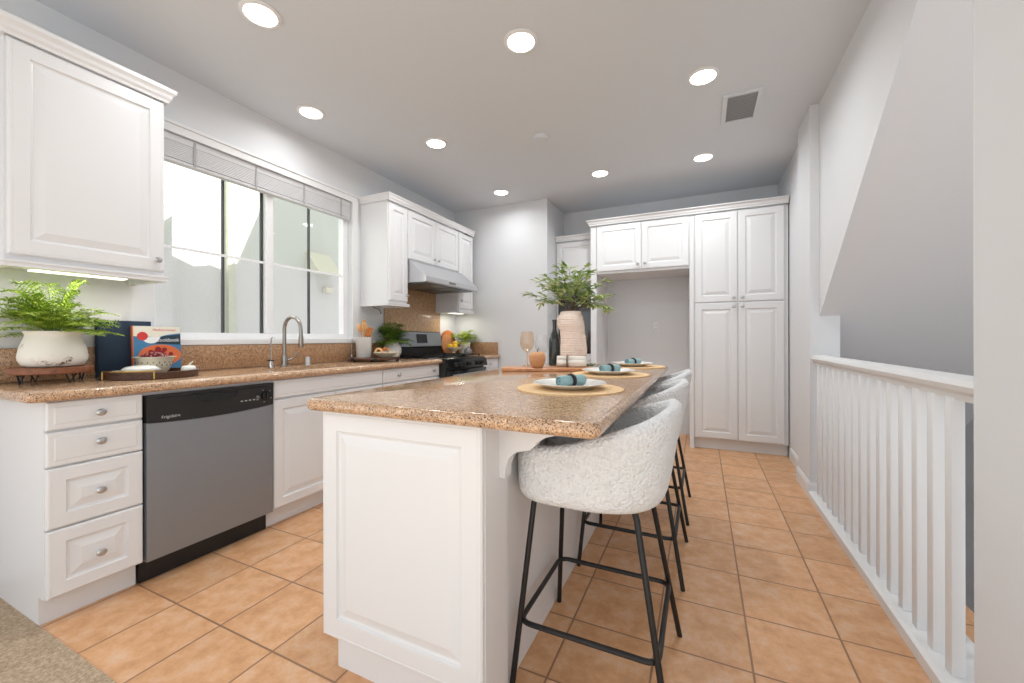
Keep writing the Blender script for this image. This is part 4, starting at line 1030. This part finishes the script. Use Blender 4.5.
for k in range(26):
    a = rnd.uniform(0, 2*PI); q = math.sqrt(rnd.random()); cy, cz = .02+.070*q*math.cos(a), .105+.038*q*math.sin(a)
    w.prism(disc(cy, cz, rnd.uniform(.010, .016), n=10), 'x', .0114, .0116+k*.00002, T)
w.build('cover_berries_picture', M['cb_berry'], cv, smooth=0)
TT = T @ Matrix(((0, 0, 1, .0118), (1, 0, 0, 0), (0, 1, 0, 0), (0, 0, 0, 1)))
text_obj('title_lettering', 'cookbook', .029, TT @ Matrix.Translation((-.004, .192, .0002)), M['cb_white'], cv, .0003, .88)
text_obj('heading_lettering', 'Mediterranean', .020, TT @ Matrix.Translation((-.022, .250, 0)), M['cb_red'], cv, .0003, .9)

# round tray, cherry bowl, covered dish, garlic
TC = Vector((-2.602, 1.123, .9203))
tr = thing('round_tray', 'dark wood round tray with a brass handle holding dishes beside the fern', 'tray', tuple(TC))
MB().lathe([(0, 0), (.184, 0), (.188, .004), (.190, .034), (.188, .036), (.182, .036), (.180, .010), (0, .009)], 56, Matrix.Translation(TC)).build('tray_body', M['darkwood'], tr)
pts = []
for k in range(13):
    a = math.radians(-92+k*5.8); pts.append(TC+Vector((.197*math.cos(a), .197*math.sin(a), .042)))
w = MB(); w.tube(pts, .0035, 8); w.tube([pts[0], Vector((pts[0].x, pts[0].y, TC.z+.004))], .0035, 8); w.tube([pts[-1], Vector((pts[-1].x, pts[-1].y, TC.z+.004))], .0035, 8)
w.build('handle', M['brass'], tr)
CB = Vector((-2.672, 1.160, TC.z+.0095))
bw_ = thing('patterned_bowl', 'cream patterned footed bowl full of cherries on the round tray', 'bowl', tuple(CB))
MB().lathe([(0, 0), (.042, 0), (.045, .006), (.060, .022), (.074, .055), (.081, .088), (.091, .092), (.091, .095), (.079, .094), (.070, .062), (.055, .030), (0, .018)], 44, Matrix.Translation(CB)).build('bowl_body', M['cream'], bw_, smooth=60)
w = MB()
for k in range(40):
    a = 2*PI*k/40; rr = .0735+.003*(k % 2); w.sphere(CB+Vector((rr*math.cos(a), rr*math.sin(a), .052+.014*(k % 2))), .0030, .0030, .005, 8, 6)
w.build('hole_pattern', M['taupe'], bw_)
for k in range(22):
    a = 2*PI*k*.618; q = math.sqrt((k+.5)/22)*.060
    cz = .062+.030*(1-(q/.068)**2)+.006
    c = MB().sphere((0, 0, 0), .0115, .0115, .0108, 14, 10)
    ob = c.build('cherry', M['cherry']); ob.location = CB+Vector((q*math.cos(a), q*math.sin(a), cz+.012))
    tag(ob, 'dark red cherry heaped in the cream patterned bowl', 'cherry', 'cherries in the patterned bowl')
DC = Vector((-2.568, 1.058, TC.z+.0095))
dh = thing('covered_dish', 'cream lidded shallow dish at the front of the round tray', 'dish', tuple(DC))
MB().lathe([(0, 0), (.045, 0), (.064, .012), (.078, .030), (.082, .034), (.075, .035), (0, .033)], 44, Matrix.Translation(DC), sx=1, sy=1).build('dish_body', M['cream'], dh, smooth=60)
MB().lathe([(.0, .036), (.074, .036), (.074, .040), (.060, .050), (.034, .056), (0, .057)], 44, Matrix.Translation(DC)).build('lid', M['white'], dh, smooth=60)
MB().tube([DC+Vector((-.03, -.068, .028)), DC+Vector((-.040, -.09, .026)), DC+Vector((-.055, -.098, .022)), DC+Vector((-.066, -.085, .026)), DC+Vector((-.055, -.052, .028))], .006, 8).build('handle', M['cream'], dh)
GC = Vector((-2.555, 1.262, TC.z+.0095))
g = thing('garlic_bulb', 'white garlic bulb at the right end of the round tray', 'garlic', tuple(GC))
w = MB()
for k in range(6): a = 2*PI*k/6; w.sphere(GC+Vector((.017*math.cos(a), .017*math.sin(a), .022)), .018, .018, .022, 12, 8)
w.build('cloves', M['white'], g, smooth=60)
MB().tube([GC+Vector((0, 0, .035)), GC+Vector((.004, .006, .055)), GC+Vector((.014, .014, .066))], .005, 8, radii=[.009, .005, .003]).build('stalk', M['cream'], g)

# ------------------------------------------------ riser tray left of the range
T2 = Vector((-2.64, 2.745, .92))
t = thing('round_riser', 'dark round footed riser on the counter left of the range', 'tray', tuple(T2))
MB().lathe([(0, .014), (.215, .014), (.219, .018), (.219, .030), (.212, .032), (0, .028)], 48, Matrix.Translation(T2)).build('riser_top', M['darkwood'], t)
for a in (20, 140, 260, -45):
    a = math.radians(a); MB().box(-.012, .012, -.012, .012, .0003, .034, .002, Matrix.Translation(T2+Vector((.212*math.cos(a), .212*math.sin(a), 0)))).build('foot', M['black'], t)
CR = Vector((-2.762, 2.742, .9485))
t = thing('utensil_crock', 'white ceramic crock of wooden spoons beside the window', 'crock', tuple(CR))
MB().lathe([(0, 0), (.060, 0), (.064, .004), (.070, .170), (.073, .174), (.073, .182), (.067, .182), (.064, .170), (.058, .01), (0, .01)], 36, Matrix.Translation(CR)).build('crock_body', M['white'], t, smooth=60)
for i, (lean, az, hh, kind) in enumerate(((.22, 200, .30, 0), (.05, 240, .33, 1), (.10, 20, .30, 0), (.30, 40, .27, 1), (.16, 300, .31, 0))):
    a = math.radians(az); d = Vector((math.cos(a)*lean, math.sin(a)*lean, 1)).normalized()
    p0 = CR+Vector((-math.cos(a)*.02, -math.sin(a)*.02, .012)); p1 = p0+d*(hh-.075)
    w = MB().tube([p0, p1], .005, 8)
    rot = d.to_track_quat('Z', 'Y').to_matrix().to_4x4() @ Matrix.Rotation(rnd.uniform(0, 1), 4, 'Z')
    w.sphere(p0+d*(hh-.04), .006, .026, .042, 14, 10, rot=Matrix(rot)) if kind == 0 else w.box(-.003, .003, -.026, .026, -.045, .040, .003, Matrix.Translation(p0+d*(hh-.04)) @ rot)
    tag(w.build('wooden_utensil', M['spoonwood'] if i != 3 else M['orangewood']), ('wooden spoon with oval bowl' if kind == 0 else 'flat wooden spatula')+[' leaning left in the white crock', ' upright in the white crock', ' at the middle right of the white crock', ' in darker wood leaning right in the white crock', ' leaning forward in the white crock'][i], 'kitchen utensil', 'utensils in the white crock')
W2 = Vector((-2.560, 2.800, .9505))
MBw = MB().lathe([(0, 0), (.045, 0), (.05, .006), (.085, .024), (.107, .045), (.105, .047), (.080, .030), (.045, .012), (0, .010)], 44, Matrix.Translation(W2))
tag(MBw.build('shallow_bowl', M['cream'], smooth=60), 'shallow cream bowl holding wooden rings on the round riser', 'bowl')
for i, (dx, dy, dz, tilt, m_) in enumerate(((-.04, -.045, .052, 78, 'spoonwood'), (-.01, .005, .054, 70, 'orangewood'))):
    vs = []; R = Matrix.Translation(W2+Vector((dx, dy, dz))) @ Matrix.Rotation(math.radians(24), 4, 'Z') @ Matrix.Rotation(math.radians(tilt), 4, 'X')
    w = MB().tube([R @ Vector((.027*math.cos(2*PI*k/24), .027*math.sin(2*PI*k/24), 0)) for k in range(24)], .010, 10, closed=True)
    tag(w.build('wooden_ring', M[m_]), ['pale', 'darker'][i]+' turned wooden ring in the shallow cream bowl', 'wooden ring')
P2 = Vector((-2.765, 3.115, .9203))
w = MB()
prof = [(0, 0), (.058, 0), (.088, .060), (.090, .095), (.066, .150), (.066, .160), (.058, .160), (.056, .14), (0, .14)]
tag(w.lathe(prof, 9, Matrix.Translation(P2)).build('faceted_planter', M['white'], smooth=0), 'white faceted planter on the counter left of the range', 'planter')
fern('fern', 'dark green fern in the faceted white planter left of the range', P2+Vector((0, 0, .145)), 34, .235, .95, M['fern2'], 11, .026, 7, .6, .95, (-2.86, -2.45, 2.86, 3.34, 1.0), .9)

# ------------------------------------------------ things right of the range
for i, (yy, r_, m_) in enumerate(((4.165, .150, 'orangewood'), (4.115, .125, 'acacia'))):
    Tm = Matrix.Translation((-2.80+.03*i, yy, .9205)) @ Matrix.Rotation(math.radians(-6-3*i), 4, 'Y') @ Matrix.Rotation(math.radians(-20), 4, 'Z')
    pts = disc(0, r_, r_*.72, r_, 32)
    w = MB(); n = len(pts); w.prism(pts, 'x', -.009, .009, Tm)
    tag(w.build('cutting_board', M[m_]), ['larger orange-brown oval cutting board leaning at the back right of the range', 'smaller reddish oval cutting board in front of the larger one'][i], 'cutting board')
LB = Vector((-2.675, 4.075, .9203))
t = thing('pedestal_bowl', 'cream pedestal bowl of lemons right of the range', 'bowl', tuple(LB))
MB().lathe([(0, 0), (.040, 0), (.042, .005), (.020, .020), (.016, .040), (.040, .055), (.080, .075), (.090, .094), (.087, .095), (.070, .080), (0, .062)], 40, Matrix.Translation(LB)).build('bowl_body', M['cream'], t, smooth=60)
for k, (dx, dy, dz, lb) in enumerate(((-.03, -.035, .106, 'left'), (.035, -.02, .106, 'front right'), (-.02, .04, .107, 'rear'), (.012, .004, .136, 'top'))):
    w = MB().sphere((0, 0, 0), .040 if False else .036, .027, .027, 16, 12).sphere((.035, 0, 0), .006, .006, .006, 8, 6)
    ob = w.build('lemon', M['lemon'], smooth=60); ob.location = LB+Vector((dx, dy, dz)); ob.rotation_euler = (0, .2*k, 1.1*k+.4)
    tag(ob, 'yellow lemon at the '+lb+' of the heap in the pedestal bowl', 'lemon', 'lemons in the pedestal bowl')
P3 = Vector((-2.66, 4.285, .9203))
tag(MB().lathe([(0, 0), (.055, 0), (.060, .01), (.078, .135), (.080, .15), (.073, .15), (.068, .13), (0, .13)], 32, Matrix.Translation(P3)).build('small_planter', M['white'], smooth=60), 'white tapered planter by the end wall right of the range', 'planter')
fern('fern', 'yellow green leafy plant in the white tapered planter by the end wall', P3+Vector((0, 0, .14)), 30, .20, .95, M['fern3'], 21, .020, 8, .7, .9, (-2.86, -2.36, 3.98, 4.425, 1.0), .8)
JC = Vector((-2.53, 4.165, .9203))
tag(MB().lathe([(0, 0), (.035, 0), (.048, .02), (.050, .045), (.040, .07), (.02, .084), (.012, .09), (.012, .10), (0, .102)], 28, Matrix.Translation(JC)).build('grey_jar', M['grey'], smooth=60), 'small round grey lidded jar in front of the planter by the end wall', 'jar')

for o in ORG:
    if '_org' in o: del o['_org']
